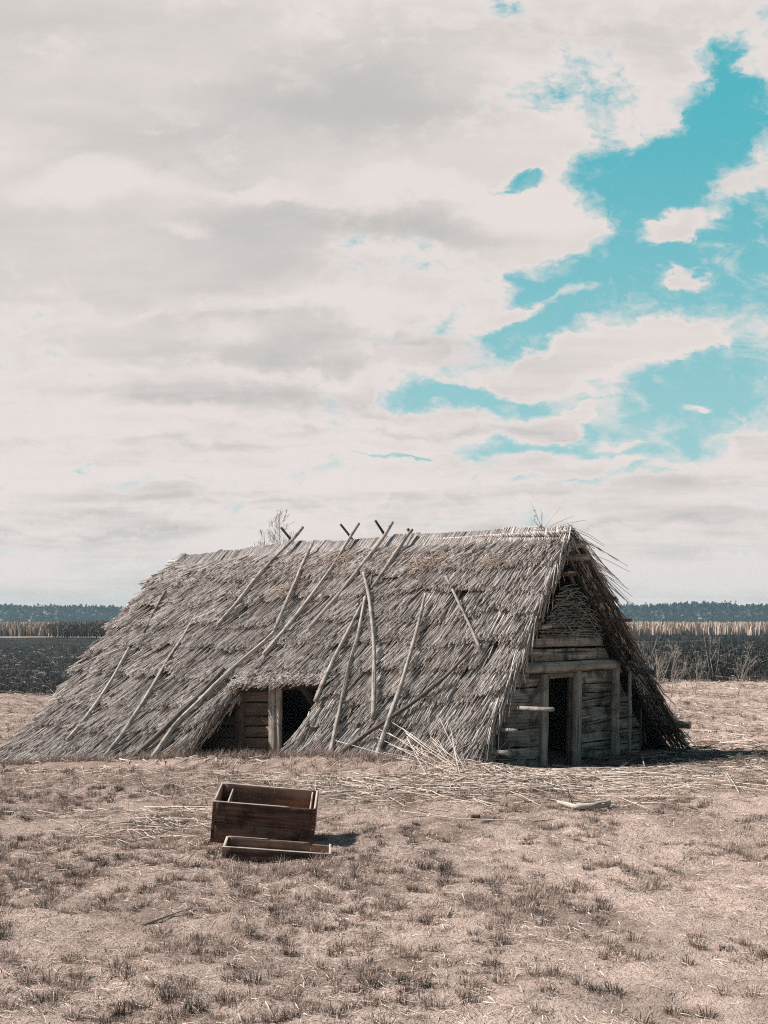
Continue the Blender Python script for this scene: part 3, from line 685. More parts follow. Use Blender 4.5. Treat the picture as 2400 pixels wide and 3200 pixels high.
for pts, lab in ((Z2((230, 210), (335, 335)), 'dark back arm of the leftmost crossed pair, poking up left above the ridge'), (Z2((675, 183), (755, 280)), 'dark back arm of the second crossed pair from the left above the ridge'),
                 (Z2((930, 155), (1005, 262)), 'dark back arm of the third crossed pair from the left above the ridge'), (Z2((1172, 222), (1205, 262)), 'stubby dark back arm of the rightmost crossed pair above the ridge')):
    pole(pts, .022, .028, M_POLED, lab, f=FB, h=.13, extra=lambda P: P[-1]+(FB(.5, .45)-FB(.5, 0))*1.0)
pole(Z2((838, 770), (740, 960), (640, 1150), (560, 1330), (485, 1500)), .024, .036, M_POLE, 'pole sloping down to the top right corner of the side opening')
pole(Z2((858, 725), (820, 930), (740, 1230), (690, 1450), (640, 1660), (598, 1885)), .024, .034, M_POLE, 'long pole just right of the side opening, its foot on the ground')
pole(Z2((845, 545), (880, 700), (915, 980), (925, 1280), (918, 1618)), .022, .034, M_POLE, 'knobbly forked near upright pole in the middle of the roof', h=.15)
pole(Z2((905, 560), (885, 680), (800, 860)), .018, .020, M_POLED, 'short dark pole crossing the head of the knobbly upright pole', h=.10)
pole(Z2((1305, 700), (1260, 900), (1180, 1180), (1100, 1450), (1000, 1730), (918, 1975)), .020, .042, M_POLE, 'long pale pole crossing over the dark slanting one, its foot out on the grass', h=.17)
pole([(1392, 1800), (1434, 1885), (1470, 1958), (1503, 2030)], .018, .022, M_POLE, 'pale pole leaning down to the right on the right half of the roof')
pole([(1480, 2020), (1404, 2104), (1307, 2184), (1227, 2239), (1130, 2303), (1037, 2374)], .022, .036, M_POLED, 'long dark pole slanting from lower left up to the right across the thatch', h=.16)
pole(Z1((800, 680), (745, 780), (690, 880), (640, 985)), .026, .022, M_POLED, 'short dark pole high at the left end of the roof')
pole(Z1((1025, 850), (930, 1030), (800, 1210), (700, 1390), (580, 1590), (490, 1730), (350, 1900)), .022, .036, M_POLE, 'long pale pole on the left third of the roof, slanting down to the grass')
pole(Z2((188, 975), (120, 1050), (0, 1150))+Z1((1300, 1240), (1100, 1450), (900, 1630), (690, 1925)), .026, .040, M_POLE, 'thick pale pole ending on the grass left of the side opening', h=.12)
pole(Z1((1235, 1250), (1050, 1450), (870, 1620), (560, 1915)), .032, .040, M_POLED, 'dark pole lying close along the upper left side of a thick pale pole')
pole(Z1((530, 1100), (420, 1300), (330, 1450), (230, 1590), (75, 1785)), .022, .034, M_POLE, 'leftmost long pole, slanting to the ground near the left corner of the roof')

# ---------------------------------------------------------------- ground
def geomsp(a, b_, s0, g=1.12):
    o = [a]; s = s0
    while o[-1] < b_: s *= g; o.append(o[-1]+s)
    return np.array(o[1:])
yg = np.concatenate([-geomsp(-3.0, 60, .5)[::-1], np.arange(3.0, 24, .05), geomsp(24, 5200, .055, 1.05)])
yg = np.concatenate([-geomsp(2, 60, .5)[::-1], [-2, -1, 0, 1, 2], np.arange(3.0, 24, .05), 24+geomsp(0, 5200, .055, 1.05)])
xc = np.arange(-8.5, 8.5, .05); xs = geomsp(8.5, 4200, .06, 1.06); xg = np.concatenate([-xs[::-1], xc, xs])
X, Y = np.meshgrid(xg, yg, indexing='ij'); Z = G(X, Y)
far = sm((np.hypot(X, Y)-700)/500); Z = Z*(1-far)+(-.6)*far
nx, ny = X.shape
i, j = np.meshgrid(np.arange(nx-1), np.arange(ny-1), indexing='ij'); q = np.stack([i*ny+j, (i+1)*ny+j, (i+1)*ny+j+1, i*ny+j+1], -1).reshape(-1, 4)
mg, k, p = newmat('sandy_ground')
tc = k.n('ShaderNodeTexCoord').outputs['Object']; sp = k.n('ShaderNodeSeparateXYZ'); k.put(sp.inputs[0], tc)
c = k.mix(k.noise(tc, 3.5, 6, .6), (.57, .445, .385), (.39, .295, .25))
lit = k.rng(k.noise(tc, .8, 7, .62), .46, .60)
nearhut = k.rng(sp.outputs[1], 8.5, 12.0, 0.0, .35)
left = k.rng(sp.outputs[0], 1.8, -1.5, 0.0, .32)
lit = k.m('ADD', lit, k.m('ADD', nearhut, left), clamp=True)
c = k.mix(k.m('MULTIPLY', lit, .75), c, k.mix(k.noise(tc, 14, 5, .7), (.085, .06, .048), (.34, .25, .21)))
c = k.mix(k.rng(k.noise(tc, 45, 4, .75), .54, .66, 0, .6), c, (.17, .125, .10))
c = k.mix(k.rng(k.noise(tc, 2.2, 6, .7), .50, .62, 0, .3), c, (.22, .16, .13))
# burnt marsh beyond
yb = k.m('ADD', sp.outputs[1], k.m('MULTIPLY', k.m('SUBTRACT', k.noise(tc, .25, 4), .5), 9))
burn = k.m('MULTIPLY', k.rng(yb, 39, 41.5), k.rng(yb, 190, 196, 1.0, 0.0))
stx = k.mp(tc, (.25, 1, 1))
bc = k.mix(k.rng(k.noise(stx, 1.3, 7, .7), .56, .66), (.013, .014, .014), (.055, .046, .039))
bc = k.mix(k.rng(k.noise(k.mp(tc, (.05, .5, 1)), .5, 6, .6), .61, .65, 0, .5), bc, (.30, .25, .21))
c = k.mix(burn, c, bc)
c = k.mix(k.rng(yb, 190, 200), c, (.36, .28, .225))
c = k.mix(k.rng(sp.outputs[1], 560, 640), c, (.045, .06, .05))
painted_shade = k.m('MULTIPLY', k.rng(k.m('ADD', sp.outputs[0], k.m('MULTIPLY', k.noise(tc, 1.5, 4), 1.0)), 2.8, 4.2), k.rng(k.m('ADD', sp.outputs[1], k.m('MULTIPLY', k.noise(tc, 1.5, 4), .8)), 13.3, 14.2))  # the hut's shade right of the gable, darkened into the ground colour
painted_shade = k.m('MULTIPLY', painted_shade, k.rng(sp.outputs[1], 16.2, 18.0, .85, 0.0)); painted_shade = k.m('MULTIPLY', painted_shade, k.rng(sp.outputs[0], 5.6, 6.6, 1.0, 0.0))
c = k.mix(painted_shade, c, (.06, .05, .042))
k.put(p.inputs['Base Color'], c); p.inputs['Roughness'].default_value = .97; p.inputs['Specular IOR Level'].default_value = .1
hh = k.m('ADD', k.noise(tc, 22, 6, .7), k.m('MULTIPLY', k.noise(tc, 70, 3, .6), .5)); bump(k, p, hh, .9, .05)
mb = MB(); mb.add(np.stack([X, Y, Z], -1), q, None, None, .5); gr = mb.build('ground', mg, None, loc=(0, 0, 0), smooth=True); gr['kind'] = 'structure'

def in_hut(x, y, m=0.0):            # footprint test
    P = [ER[:2], BR[:2], BL[:2], EL[:2]]; ins = np.ones(np.shape(x), bool)
    for a, c in zip(P, P[1:]+P[:1]):
        ins &= ((c[0]-a[0])*(y-a[1])-(c[1]-a[1])*(x-a[0])) > -m*np.linalg.norm(c-a)
    return ins
# ---------------------------------------------------------------- dead grass
def m_grass(name, stops):
    m, k, p = newmat(name); c = k.ramp(attr(k), stops)
    k.put(p.inputs['Base Color'], c); p.inputs['Roughness'].default_value = .8; p.inputs['Specular IOR Level'].default_value = .15
    return m
M_GRASS = m_grass('dead_grass', [(0, (.03, .035, .031)), (.18, (.095, .072, .06)), (.5, (.33, .24, .20)), (.85, (.52, .42, .365)), (1, (.64, .55, .49))])
mb = MB()
def tufts(n, xr, yr, dens, nb, h0, h1, rad, wid):
    x = rng.uniform(*xr, n*3); y = rng.uniform(yr[0]**.5, yr[1]**.5, n*3)**2
    keep = (np.abs(x) < .42*y+1.5) & (rng.random(n*3) < dens(x, y)) & ~in_hut(x, y)
    x, y = x[keep][:n], y[keep][:n]; n = len(x)
    h = rng.uniform(h0, h1, n); dark = rng.random(n); size = rng.uniform(.6, 1.3, n)
    x, y, h, dark, size = [np.repeat(a, nb) for a in (x, y, h, dark, size)]; m = len(x)
    a = rng.uniform(0, 6.28, m); rr = rad*size*rng.random(m)**.6; lean = rng.uniform(.1, 1.25, m)
    bx, by = x+np.cos(a)*rr*.55, y+np.sin(a)*rr*.55; bz = G(bx, by)-.01
    a2 = a+rng.normal(0, .5, m); hh_ = h*rng.uniform(.5, 1.1, m); out = np.sin(lean)*hh_; up = np.cos(lean)*hh_
    p0 = np.stack([bx, by, bz], 1); p1 = p0+np.stack([np.cos(a2)*out*.4, np.sin(a2)*out*.4, up*.62], 1); p2 = p0+np.stack([np.cos(a2)*out, np.sin(a2)*out, up*.9], 1)
    col = np.clip(np.where(dark < .27, .11, .52)+rng.normal(0, .2, m)+.1*(lean-.6), 0, 1)
    mb.blades(np.stack([p0, p1, p2], 1), wid*rng.uniform(.6, 1.3, m), col)
dn = lambda x, y: .05+.85*sm((vn(x*1.1, y*1.1, 41)+.6*vn(x*3.1, y*3.1, 42)+.12+.25*(x < 0))*2.2)
tufts(2900, (-9, 9), (3.6, 13.5), dn, 100, .04, .09, .09, .0038)
tufts(10000, (-9, 9), (3.6, 14.5), dn, 26, .02, .05, .07, .0032)
tufts(900, (-9, 8), (12.3, 15.5), lambda x, y: .9+0*x, 40, .05, .13, .09, .004)
tufts(1300, (-16, 16), (15, 42), lambda x, y: .8+0*x, 26, .06, .2, .16, .009)
# tufts hugging the foot of the front thatch
n = 420; u = rng.uniform(-.05, 1.02, n); P = F(u, np.ones(n))+V(-.6, -.8, 0)[None]*rng.uniform(.0, .45, n)[:, None]
x, y = np.repeat(P[:, 0], 34), np.repeat(P[:, 1], 34); m = len(x); x = x+rng.normal(0, .05, m); y = y+rng.normal(0, .05, m); a = rng.uniform(0, 6.28, m); h = rng.uniform(.05, .16, m)
p0 = np.stack([x, y, G(x, y)-.01], 1); p2 = p0+np.stack([np.cos(a)*h*.6, np.sin(a)*h*.6, h], 1); p1 = (p0+p2)/2+V(0, 0, .02)
mb.blades(np.stack([p0, p1, p2], 1), .004, np.clip(rng.normal(.5, .2, m), 0, 1))
# taller wisps in front of the tray
for (px, py) in [(905, 2735), (930, 2730), (870, 2715), (960, 2722), (985, 2720), (1030, 2705), (800, 2735), (700, 2712), (740, 2722), (650, 2640), (780, 2725), (840, 2740), (1000, 2690)]:
    c0 = on_ground(px, py); m = 60; a = rng.uniform(0, 6.28, m); h = rng.uniform(.04, .12, m); ln = rng.uniform(.2, .9, m)
    p0 = c0+np.stack([rng.normal(0, .03, m), rng.normal(0, .03, m), np.full(m, -.01)], 1); p2 = p0+np.stack([np.cos(a)*h*ln, np.sin(a)*h*ln, h], 1)
    mb.blades(np.stack([p0, (p0+p2)/2+V(0, 0, .01), p2], 1), .003, np.clip(rng.normal(.6, .2, m), 0, 1))
gs = tag(mb.build('dry_grass', M_GRASS), label='tufts of dead tawny grass scattered over pale sand', cat='grass', kind='stuff')
# flat matted litter between the tufts
mb = MB()
def litter(n, xr, yr, L0, L1, w, dens=None, zl=.012):
    x = rng.uniform(*xr, n*2); y = rng.uniform(yr[0]**.5, yr[1]**.5, n*2)**2
    keep = (np.abs(x) < .42*y+1.5) & ~in_hut(x, y, -.1)
    if dens is not None: keep &= rng.random(n*2) < dens(x, y)
    x, y = x[keep][:n], y[keep][:n]; n = len(x); a = rng.uniform(0, 6.28, n); L = rng.uniform(L0, L1, n)
    d = np.stack([np.cos(a), np.sin(a)], 1)*L[:, None]; o = []
    for t in (-.5, 0, .5):
        xx, yy2 = x+d[:, 0]*t, y+d[:, 1]*t; o.append(np.stack([xx, yy2, G(xx, yy2)+rng.uniform(.002, zl, n)], 1))
    mb.blades(np.stack(o, 1), w*rng.uniform(.5, 1.3, n), np.clip(rng.normal(.55, .25, n), 0, 1), side=np.stack([-np.sin(a)*.8, np.cos(a)*.8, np.full(n, .5)], 1))
litter(130000, (-9, 9), (3.6, 15), .03, .11, .0045, lambda x, y: .25+.6*sm(vn(x*1.1, y*1.1, 44)+.5)+.2*(x < 0), .02)
litter(26000, (-16, 16), (15, 42), .1, .35, .02, None, .05)
tag(mb.build('grass_litter', M_GRASS), label='flattened dead grass blades matted over the sand', cat='litter', kind='stuff')
# straw debris strewn in front of the hut: fine fragments as one object
mb = MB()
def strew(n, cx, cy, sx, sy, L0, L1, r, lift=.03, ang=None, spread=3.14):
    x = rng.normal(cx, sx, n); y = rng.normal(cy, sy, n); k_ = ~in_hut(x, y, -.15); x, y = x[k_], y[k_]; n = len(x)
    a = rng.uniform(0, 6.28, n) if ang is None else rng.normal(ang, spread, n); L = rng.uniform(L0, L1, n); o = []
    s0, s1 = rng.uniform(.004, lift, n), rng.uniform(.004, lift, n)
    bend = rng.normal(0, .06, n)*L
    for t in (-.5, 0, .5):
        xx = x+np.cos(a)*L*t-np.sin(a)*bend*(t == 0); yy2 = y+np.sin(a)*L*t+np.cos(a)*bend*(t == 0); o.append(np.stack([xx, yy2, G(xx, yy2)+s0*(.5-t)+s1*(.5+t)], 1))
    mb.tubes(np.stack(o, 1), np.full((n, 3), r)*rng.uniform(.6, 1.2, (n, 1)), 3, rng.random(n)**.7)
strew(1700, 1.4, 12.8, 1.5, .75, .15, .8, .0042, .07)
strew(500, .2, 12.8, 1.2, .6, .15, .6, .0035, .05)
strew(350, 3.4, 14.6, 1.2, .8, .1, .8, .004, .06)
strew(500, -3.5, 14.5, 2.5, .8, .1, .4, .0035, .03)
strew(300, -1.9, 10.3, .5, .6, .15, .5, .0035, .05)
strew(220, 6.5, 20, 2.5, 3, .2, .9, .009, .08)
tag(mb.build('straw_litter', M_STRAW), label='broken straw pieces strewn on the ground around the hut', cat='straw', kind='stuff')
mb = MB(); strew(900, 4.4, 14.6, .9, .55, .08, .55, .006, .10); strew(200, 3.0, 15.1, .8, .3, .1, .4, .006, .06); strew(260, 5.0, 16.0, .8, .8, .1, .4, .006, .06)  # dark sticks, thickened to deepen the hut's shade on this ground
tag(mb.build('dark_debris', M_POLED), label='dark broken sticks and debris littering the shaded pit by the gable', cat='debris', kind='stuff')
# long single reed stalks: individuals
def stalk(P, r=.005, label='long pale reed stalk lying loose on the grass in front of the hut', group='long loose reed stalks before the hut', mat=None, name='reed_stalk'):
    P = np.array(P); n = 7; L = np.linspace(0, len(P)-1, n); PP = np.stack([np.interp(L, np.arange(len(P)), P[:, i]) for i in range(3)], 1)
    mb = MB(); mb.tubes(PP[None], np.linspace(r, r*.7, n)[None], 4, random.uniform(.6, 1)); return tag(mb.build(name, mat or M_STRAW), label=label, cat='reed stalk' if mat is None else 'stick', group=group)
for _ in range(70):
    x0 = random.gauss(1.4, 1.25); y0 = random.gauss(12.6, .75); a = random.gauss(-.15, .75); L = random.uniform(.5, 1.5)
    if in_hut(np.array(x0), np.array(y0), -.2): continue
    o = []
    for t in (-.5, 0, .5):
        x, y = x0+math.cos(a)*L*t, y0+math.sin(a)*L*t; o.append((x, y, float(G(x, y))+random.uniform(.01, .05)+.02*(t == 0)))
    stalk(o)
# stalks leaning on the foot of the thatch
for (x0, y0, x1, y1) in Z2((985, 1740), (1500, 1995))+Z2((660, 1620), (850, 1900)) and [(1195, 2294, 1450, 2400), (1240, 2274, 1440, 2392), (1060, 2245, 1140, 2360), (1355, 2195, 1440, 2330), (1386, 2260, 1460, 2425), (1420, 2290, 1440, 2440), (1190, 2320, 1400, 2402), (1335, 2330, 1480, 2372), (1250, 2350, 1440, 2430), (1440, 2330, 1400, 2440), (1340, 2195, 1410, 2345), (1470, 2360, 1390, 2440)]+[(random.gauss(1330, 100), random.gauss(2335, 28), random.gauss(1410, 55), random.gauss(2410, 14)) for _ in range(22)]:
    u, v = uv_of(x0, y0); a_ = F(u, v)+FN(u, v)*.13; g_ = on_ground(x1, y1); g_[2] += .02
    stalk([a_, (a_+g_)/2+V(0, 0, -.02), g_], .0042, 'long pale reed stalk leaning against the foot of the thatch', 'reed stalks leaning on the thatch foot')
# sticks crossing before the gable wall
for (x0, y0, x1, y1, o0, o1) in [(75, 985, 230, 1150, .3, .5), (0, 1100, 400, 1200, .6, .6), (180, 1060, 410, 780, .5, .1), (230, 700, 110, 1110, .3, .5), (180, 1180, 505, 1075, .5, .3), (385, 1190, 475, 1115, .5, .4), (460, 1155, 930, 1220, .5, .5), (300, 1190, 560, 1205, .6, .6), (100, 1130, 300, 1010, .5, .3), (40, 1120, 400, 1110, .5, .4), (20, 1060, 300, 1160, .4, .5), (250, 1020, 400, 1190, .3, .5)]:
    a_ = gp(*z7(x0, y0), o0); c_ = gp(*z7(x1, y1), o1)
    for w in (a_, c_): w[2] = max(w[2], float(G(w[0], w[1]))+.02)
    stalk([a_, (a_+c_)/2+V(0, 0, -.015), c_], .007, 'grey stick lying tangled against the left foot of the gable wall', 'sticks tangled before the gable', M_POLE, 'stick')
for (x0, y0, x1, y1, r) in [(1405, 1100, 1600, 1050, .010), (1290, 1235, 1620, 1165, .010), (1500, 1255, 1659, 1200, .014), (1240, 1100, 1280, 1250, .012), (1520, 1050, 1600, 1010, .008), (1420, 1120, 1465, 1170, .008), (1250, 1000, 1370, 1035, .010), (1080, 1200, 1110, 1270, .008), (1300, 1180, 1480, 1120, .007)]:
    a_ = on_ground(*z7(x0, y0)); c_ = on_ground(*z7(x1, y1)); a_[2] += .03; c_[2] += .03
    stalk([a_, (a_+c_)/2+V(0, 0, .02), c_], r, 'stick lying in the shade at the right foot of the gable', 'sticks in the shade right of the gable', M_POLE, 'stick')

# ---------------------------------------------------------------- crates
def eul(a, b_, c):
    ca, sa, cb, sb, cc, sc = math.cos(a), math.sin(a), math.cos(b_), math.sin(b_), math.cos(c), math.sin(c)
    Rx = np.array([[1, 0, 0], [0, ca, -sa], [0, sa, ca]]); Ry = np.array([[cb, 0, sb], [0, 1, 0], [-sb, 0, cb]]); Rz = np.array([[cc, -sc, 0], [sc, cc, 0], [0, 0, 1]])
    return Rz@Ry@Rx
class Crate:
    def __init__(s, name, loc, rot, w, d, h, label):
        s.e = empty(name, loc, label=label, cat='crate'); s.M = eul(*rot); s.o = np.array(loc); s.w, s.d, s.h = w, d, h
    def P(s, x, y, z): return s.o+s.M@V(x, y, z)
    def bd(s, name, mat, a, axis_w, axis_n, ln, wd, t, wob=.003, **tg):
        """a = corner at start/top of the outer face; ln vector, wd vector (downwards), axis_n outward"""
        a, ln, wd, nn_ = map(lambda q: np.array(q, float), (a, ln, wd, axis_n)); mb = MB()
        mb.board(s.P(*a), s.P(*(a+ln)), s.P(*(a+ln+wd)), s.P(*(a+wd)), t, s.M@nn_, 12, wob, ch=.003)
        return tag(mb.build(name, mat, s.e), **tg)
cz = Crate('wooden_crate', (-1.004, 9.18, -.035), (.149, .089, .031), .842, .524, .345, 'big dark brown open wooden crate tilted forward on the grass, behind the tray')
w, d, h = cz.w, cz.d, cz.h; t = .02
cz.bd('side_board', M_CRATE, (-w/2, 0, h), 0, (0, -1, 0), (w, 0, 0), (0, 0, -.17), t, .004)
cz.bd('side_board', M_CRATE, (-w/2, 0, h-.175), 0, (0, -1, 0), (w, 0, 0), (0, 0, -.17), t, .004)
cz.bd('side_board', M_CRATEIN, (-w/2, d, h), 0, (0, 1, 0), (w, 0, 0), (0, 0, -.17), t)
cz.bd('side_board', M_CRATEIN, (-w/2, d, h-.174), 0, (0, 1, 0), (w, 0, 0), (0, 0, -.17), t)
for sx in (-1, 1):
    cz.bd('end_board', M_CRATEIN, (sx*(w/2-.003), t+.001, h-.003), 0, (sx, 0, 0), (0, d-2*t-.002, 0), (0, 0, -.17), t)
    cz.bd('end_board', M_CRATEIN, (sx*(w/2-.003), t+.001, h-.177), 0, (sx, 0, 0), (0, d-2*t-.002, 0), (0, 0, -.165), t)
    cz.bd('rim', M_WORN, (sx*(w/2-.004)-(.0 if sx > 0 else -.0), t+.002, h+.010), 0, (sx, 0, 0), (0, d-2*t-.004, 0), (0, 0, -.012), t*.8)
cz.bd('rim', M_WORN, (w/2-.045, t+.004, h-.004), 0, (1, 0, 0), (0, d-2*t-.008, 0), (0, 0, -.10), .012)
cz.bd('rim', M_WORN, (-w/2+.002, -.001, h+.006), 0, (0, -1, 0), (w*.74, 0, 0), (0, 0, -.007), t*.9, .002)
cz.bd('rim', M_WORN, (-w/2+.02, d+.001, h+.005), 0, (0, 1, 0), (w-.05, 0, 0), (0, 0, -.006), t*.9, .002)
cz.bd('corner_batten', M_CRATE, (-w/2-.001, -.003, h-.005), 0, (0, -1, 0), (.028, 0, 0), (0, 0, -h+.01), .012)
cz.bd('corner_batten', M_CRATE, (w/2-.03, -.003, h-.005), 0, (0, -1, 0), (.028, 0, 0), (0, 0, -.14), .012)
cz.bd('divider', M_WORN, (-w/2+.115, t+.002, h-.035), 0, (1, 0, 0), (0, d-2*t-.004, 0), (0, 0, -.006), .012, .002)
cz.bd('divider', M_CRATEIN, (-w/2+.115, t+.002, h-.042), 0, (1, 0, 0), (0, d-2*t-.004, 0), (0, 0, -.25), .012, .002)
cz.bd('bottom_board', M_CRATEIN, (-w/2+t+.002, t+.002, .03), 0, (0, 0, 1), (w-2*t-.004, 0, 0), (0, d-2*t-.004, 0), .015)
cz.bd('latch', M_WORN, (.04, d-t-.004, h+.004), 0, (0, -1, 0), (.006, 0, 0), (0, 0, -.06), .004, 0)
ty = Crate('wooden_tray', (-.824, 8.56, -.035), (.066, .085, .052), .838, .323, .088, 'shallow reddish brown wooden tray lying on grass before the big crate')
w, d, h = ty.w, ty.d, ty.h; t = .016
ty.bd('side_board', M_CRATE, (-w/2, 0, h), 0, (0, -1, 0), (w, 0, 0), (0, 0, -h), t, .003)
ty.bd('rim', M_WORN, (-w/2+.002, .001, h+.005), 0, (0, -1, 0), (w-.01, 0, 0), (0, 0, -.006), t*.9, .0015)
ty.bd('side_board', M_CRATEIN, (-w/2, d, h+.002), 0, (0, 1, 0), (w*.80, 0, 0), (0, 0, -h), t, .003)
ty.bd('side_board', M_CRATEIN, (-w/2+w*.803, d, h-.014), 0, (0, 1, 0), (w*.197, 0, 0), (0, 0, -h+.014), t, .005)
ty.bd('rim', M_WORN, (-w/2+.02, d-.001, h+.006), 0, (0, 1, 0), (w*.38, 0, 0), (0, 0, -.005), t*.8, .0015)
for sx in (-1, 1):
    ty.bd('end_board', M_WORN if sx > 0 else M_CRATEIN, (sx*(w/2-.002), t+.001, h-.002), 0, (sx, 0, 0), (0, d-2*t-.002, 0), (0, 0, -h+.004), t)
    ty.bd('rim', M_WORN, (sx*(w/2-.003), t+.002, h+.006), 0, (sx, 0, 0), (0, d-2*t-.004, 0), (0, 0, -.007), t*1.2, .002)
ty.bd('bottom_board', M_POST, (-w/2+t+.002, t+.002, .022), 0, (0, 0, 1), (w-2*t-.004, 0, 0), (0, d-2*t-.004, 0), .012)

# ---------------------------------------------------------------- wood lying in the grass
g0, g1, g2, g3 = on_ground(1740, 2518), on_ground(1800, 2533), on_ground(1862, 2530), on_ground(1908, 2528)
mb = MB(); P = np.array([g0+V(0, 0, .04), g1+V(0, 0, .035), g2+V(0, 0, .04), g3+V(0, 0, .055)]); kk = np.linspace(0, 3, 16)
PP = np.stack([np.interp(kk, range(4), P[:, i_]) for i_ in range(3)], 1); mb.tubes(PP[None], (np.interp(kk, [0, .6, 2, 2.6, 3], [.012, .024, .030, .036, .030])*(1+.15*vn(kk*4, kk*0, 3)))[None], 9, .9)
mb.tubes(np.array([PP[-2]+V(0, -.02, -.03), PP[-1]+V(.03, -.02, -.035)])[None], V(.02, .018)[None], 6, .5)
tag(mb.build('driftwood', M_DRIFT, smooth=True), label='bleached curved log lying on the grass right of centre', cat='log')
c0 = on_ground(1486, 2562); mb = MB(); mb.board(c0+V(-.045, 0, .05), c0+V(.045, 0, .045), c0+V(.045, 0, -.01), c0+V(-.045, 0, -.01), .05, V(0, -1, 0), 4, .004)
tag(mb.build('wood_block', M_RED), label='small reddish wooden block standing in the grass, below the roof\'s right part', cat='wood block')
c0 = on_ground(1522, 2567); mb = MB(); mb.board(c0+V(-.06, 0, .028), c0+V(.07, .02, .038), c0+V(.07, -.05, .012), c0+V(-.06, -.06, .004), .02, nrm(V(0, -.5, .8)), 5, .004)
tag(mb.build('wood_offcut', M_POLED), label='dark split offcut lying beside the small reddish block', cat='wood piece')
for (x0, y0, x1, y1, r, lab) in [(450, 2890, 600, 2843, .008, 'thin pale twig lying alone on sand below and left of the tray'), (727, 2694, 768, 2729, .007, 'short pale stick by the lower left side of the tray'), (1392, 2872, 1410, 2848, .012, 'small pale wood chip on bare sand in the right foreground'),
        (235, 2640, 400, 2655, .007, 'pale stick lying in the grass at the left, below another'), (270, 2570, 530, 2596, .007, 'long thin stick in the grass left of the big crate'), (568, 2465, 612, 2510, .006, 'short bent stick near the left side of the big crate'), (1660, 2575, 1735, 2568, .006, 'short stick lying below the curved bleached log'), (1785, 2520, 1770, 2470, .007, 'dark twig standing up out of straw beside the curved log')]:
    a_, c_ = on_ground(x0, y0), on_ground(x1, y1); a_[2] += .012; c_[2] += .02
    if 'standing' in lab: c_ = a_+V(-.05, 0, .16)
    mb = MB(); mb.tubes(wob_path(a_, c_, 8, .012)[None], np.linspace(r, r*.5, 8)[None], 5, .8)
    tag(mb.build('twig', M_POLED if 'dark' in lab else M_DRIFT, smooth=True), label=lab, cat='stick')

# ---------------------------------------------------------------- bare trees and shrubs
def branchy(mb, p, d, L, r, dep, maxd, up=.12, spread=.6, n=5, kids=(3, 5), minr=.0015):
    m = 5; P = [p]; q = p.copy(); dd = d.copy()
    for _ in range(m-1):
        dd = nrm(dd+rng.normal(0, .07, 3)+V(0, 0, up*.3)); q = q+dd*L/(m-1); P.append(q)
    P = np.array(P); mb.tubes(P[None], np.linspace(r, max(r*.45, minr), m)[None], 5 if dep < 2 else 3, random.random(), cap=dep < 2)
    if dep >= maxd: return
    for _ in range(random.randint(*kids)+(2 if dep == 0 else 0)):
        t = random.uniform(.25, .97); i_ = min(int(t*(m-1)), m-2); fr = t*(m-1)-i_; b0 = P[i_]*(1-fr)+P[i_+1]*fr
        a = rng.normal(0, 1, 3); a = nrm(a-np.dot(a, dd)*dd); nd = nrm(dd*(1-spread*.45)+a*spread+V(0, 0, up))
        branchy(mb, b0, nd, L*random.uniform(.35, .6)*(1.1-t*.45), max(r*.5*(1.1-t*.4), minr), dep+1, maxd, up, spread, n, kids, minr)
M_TWIG = m_wood('tree_bark', (.13, .11, .10), (.24, .205, .18), (.05, .045, .04), ring=10)
M_TWIGP = m_wood('bleached_twig', (.27, .235, .205), (.46, .41, .365), (.2, .17, .15), ring=10, blot=.2)
def tree(x, y, H, r, label, lean=0.0, sd=1):
    global rng; rng = np.random.default_rng(sd); random.seed(sd)
    z = float(G(x, y)); e = empty('bare_tree', (x, y, z), label=label, cat='tree', group='bare trees behind the roof')
    mb = MB(); n_ = 12; kk = np.linspace(0, 1, n_); P = np.stack([x+lean*kk+.10*vn(kk*4, kk*0, sd), y+0*kk, z+H*kk], 1); mb.tubes(P[None], np.linspace(r, .008, n_)[None], 7, .3); mb.build('trunk', M_TWIG, e, smooth=True)
    mb = MB()
    for _ in range(30):
        t = random.uniform(.35, .97); b0 = np.array([np.interp(t, kk, P[:, i_]) for i_ in range(3)]); a = random.uniform(0, 6.28)
        branchy(mb, b0, nrm(V(math.cos(a)*.75, math.sin(a)*.75, .85)), H*.26*(1.25-t), r*.30*(1.2-t), 0, 2, .16, .42, 5, (2, 3), .0042)
    mb.build('crown', M_TWIG, e)
Yt = 46.
tree((868-CX)/FPX*Yt, Yt, 1.8+(1945-1590)/FPX*Yt+.45, .055, 'taller slender bare tree whose top shows above the roof ridge', .1, 5)
tree((840-CX)/FPX*Yt-.3, Yt+2, 1.8+(1945-1632)/FPX*Yt+.45, .05, 'shorter bare tree left of the taller one, behind the ridge', -.1, 8)
tree((915-CX)/FPX*Yt, Yt+4, 1.8+(1945-1655)/FPX*Yt, .04, 'lowest bare tree, behind the leftmost crossed poles', .0, 13)
def shrub(px, py, H, label, mat, kids=(3, 5), nst=3, sp=.5, sd=3, r=.012, maxd=3):
    global rng; rng = np.random.default_rng(sd); random.seed(sd)
    c0 = on_ground(px, py); mb = MB()
    for s_ in range(nst):
        a = random.uniform(0, 6.28); tl = .12+.3*(s_ > 0)
        r = r*1.0
        branchy(mb, c0+V(random.gauss(0, .05), random.gauss(0, .05), -.02), nrm(V(math.cos(a)*tl, math.sin(a)*tl, 1)), H*random.uniform(.6, .9), r*.72, 0, maxd, .18, sp, 5, kids)
    tag(mb.build('bare_shrub', mat, loc=tuple(c0)), label=label, cat='shrub', group='leafless shrubs on the burnt marsh')
shrub(2094, 2232, 1.75, 'tallest bleached sapling right of the hut, rooted in the pale matted straw', M_TWIGP, (5, 8), 1, .5, 3, .014)
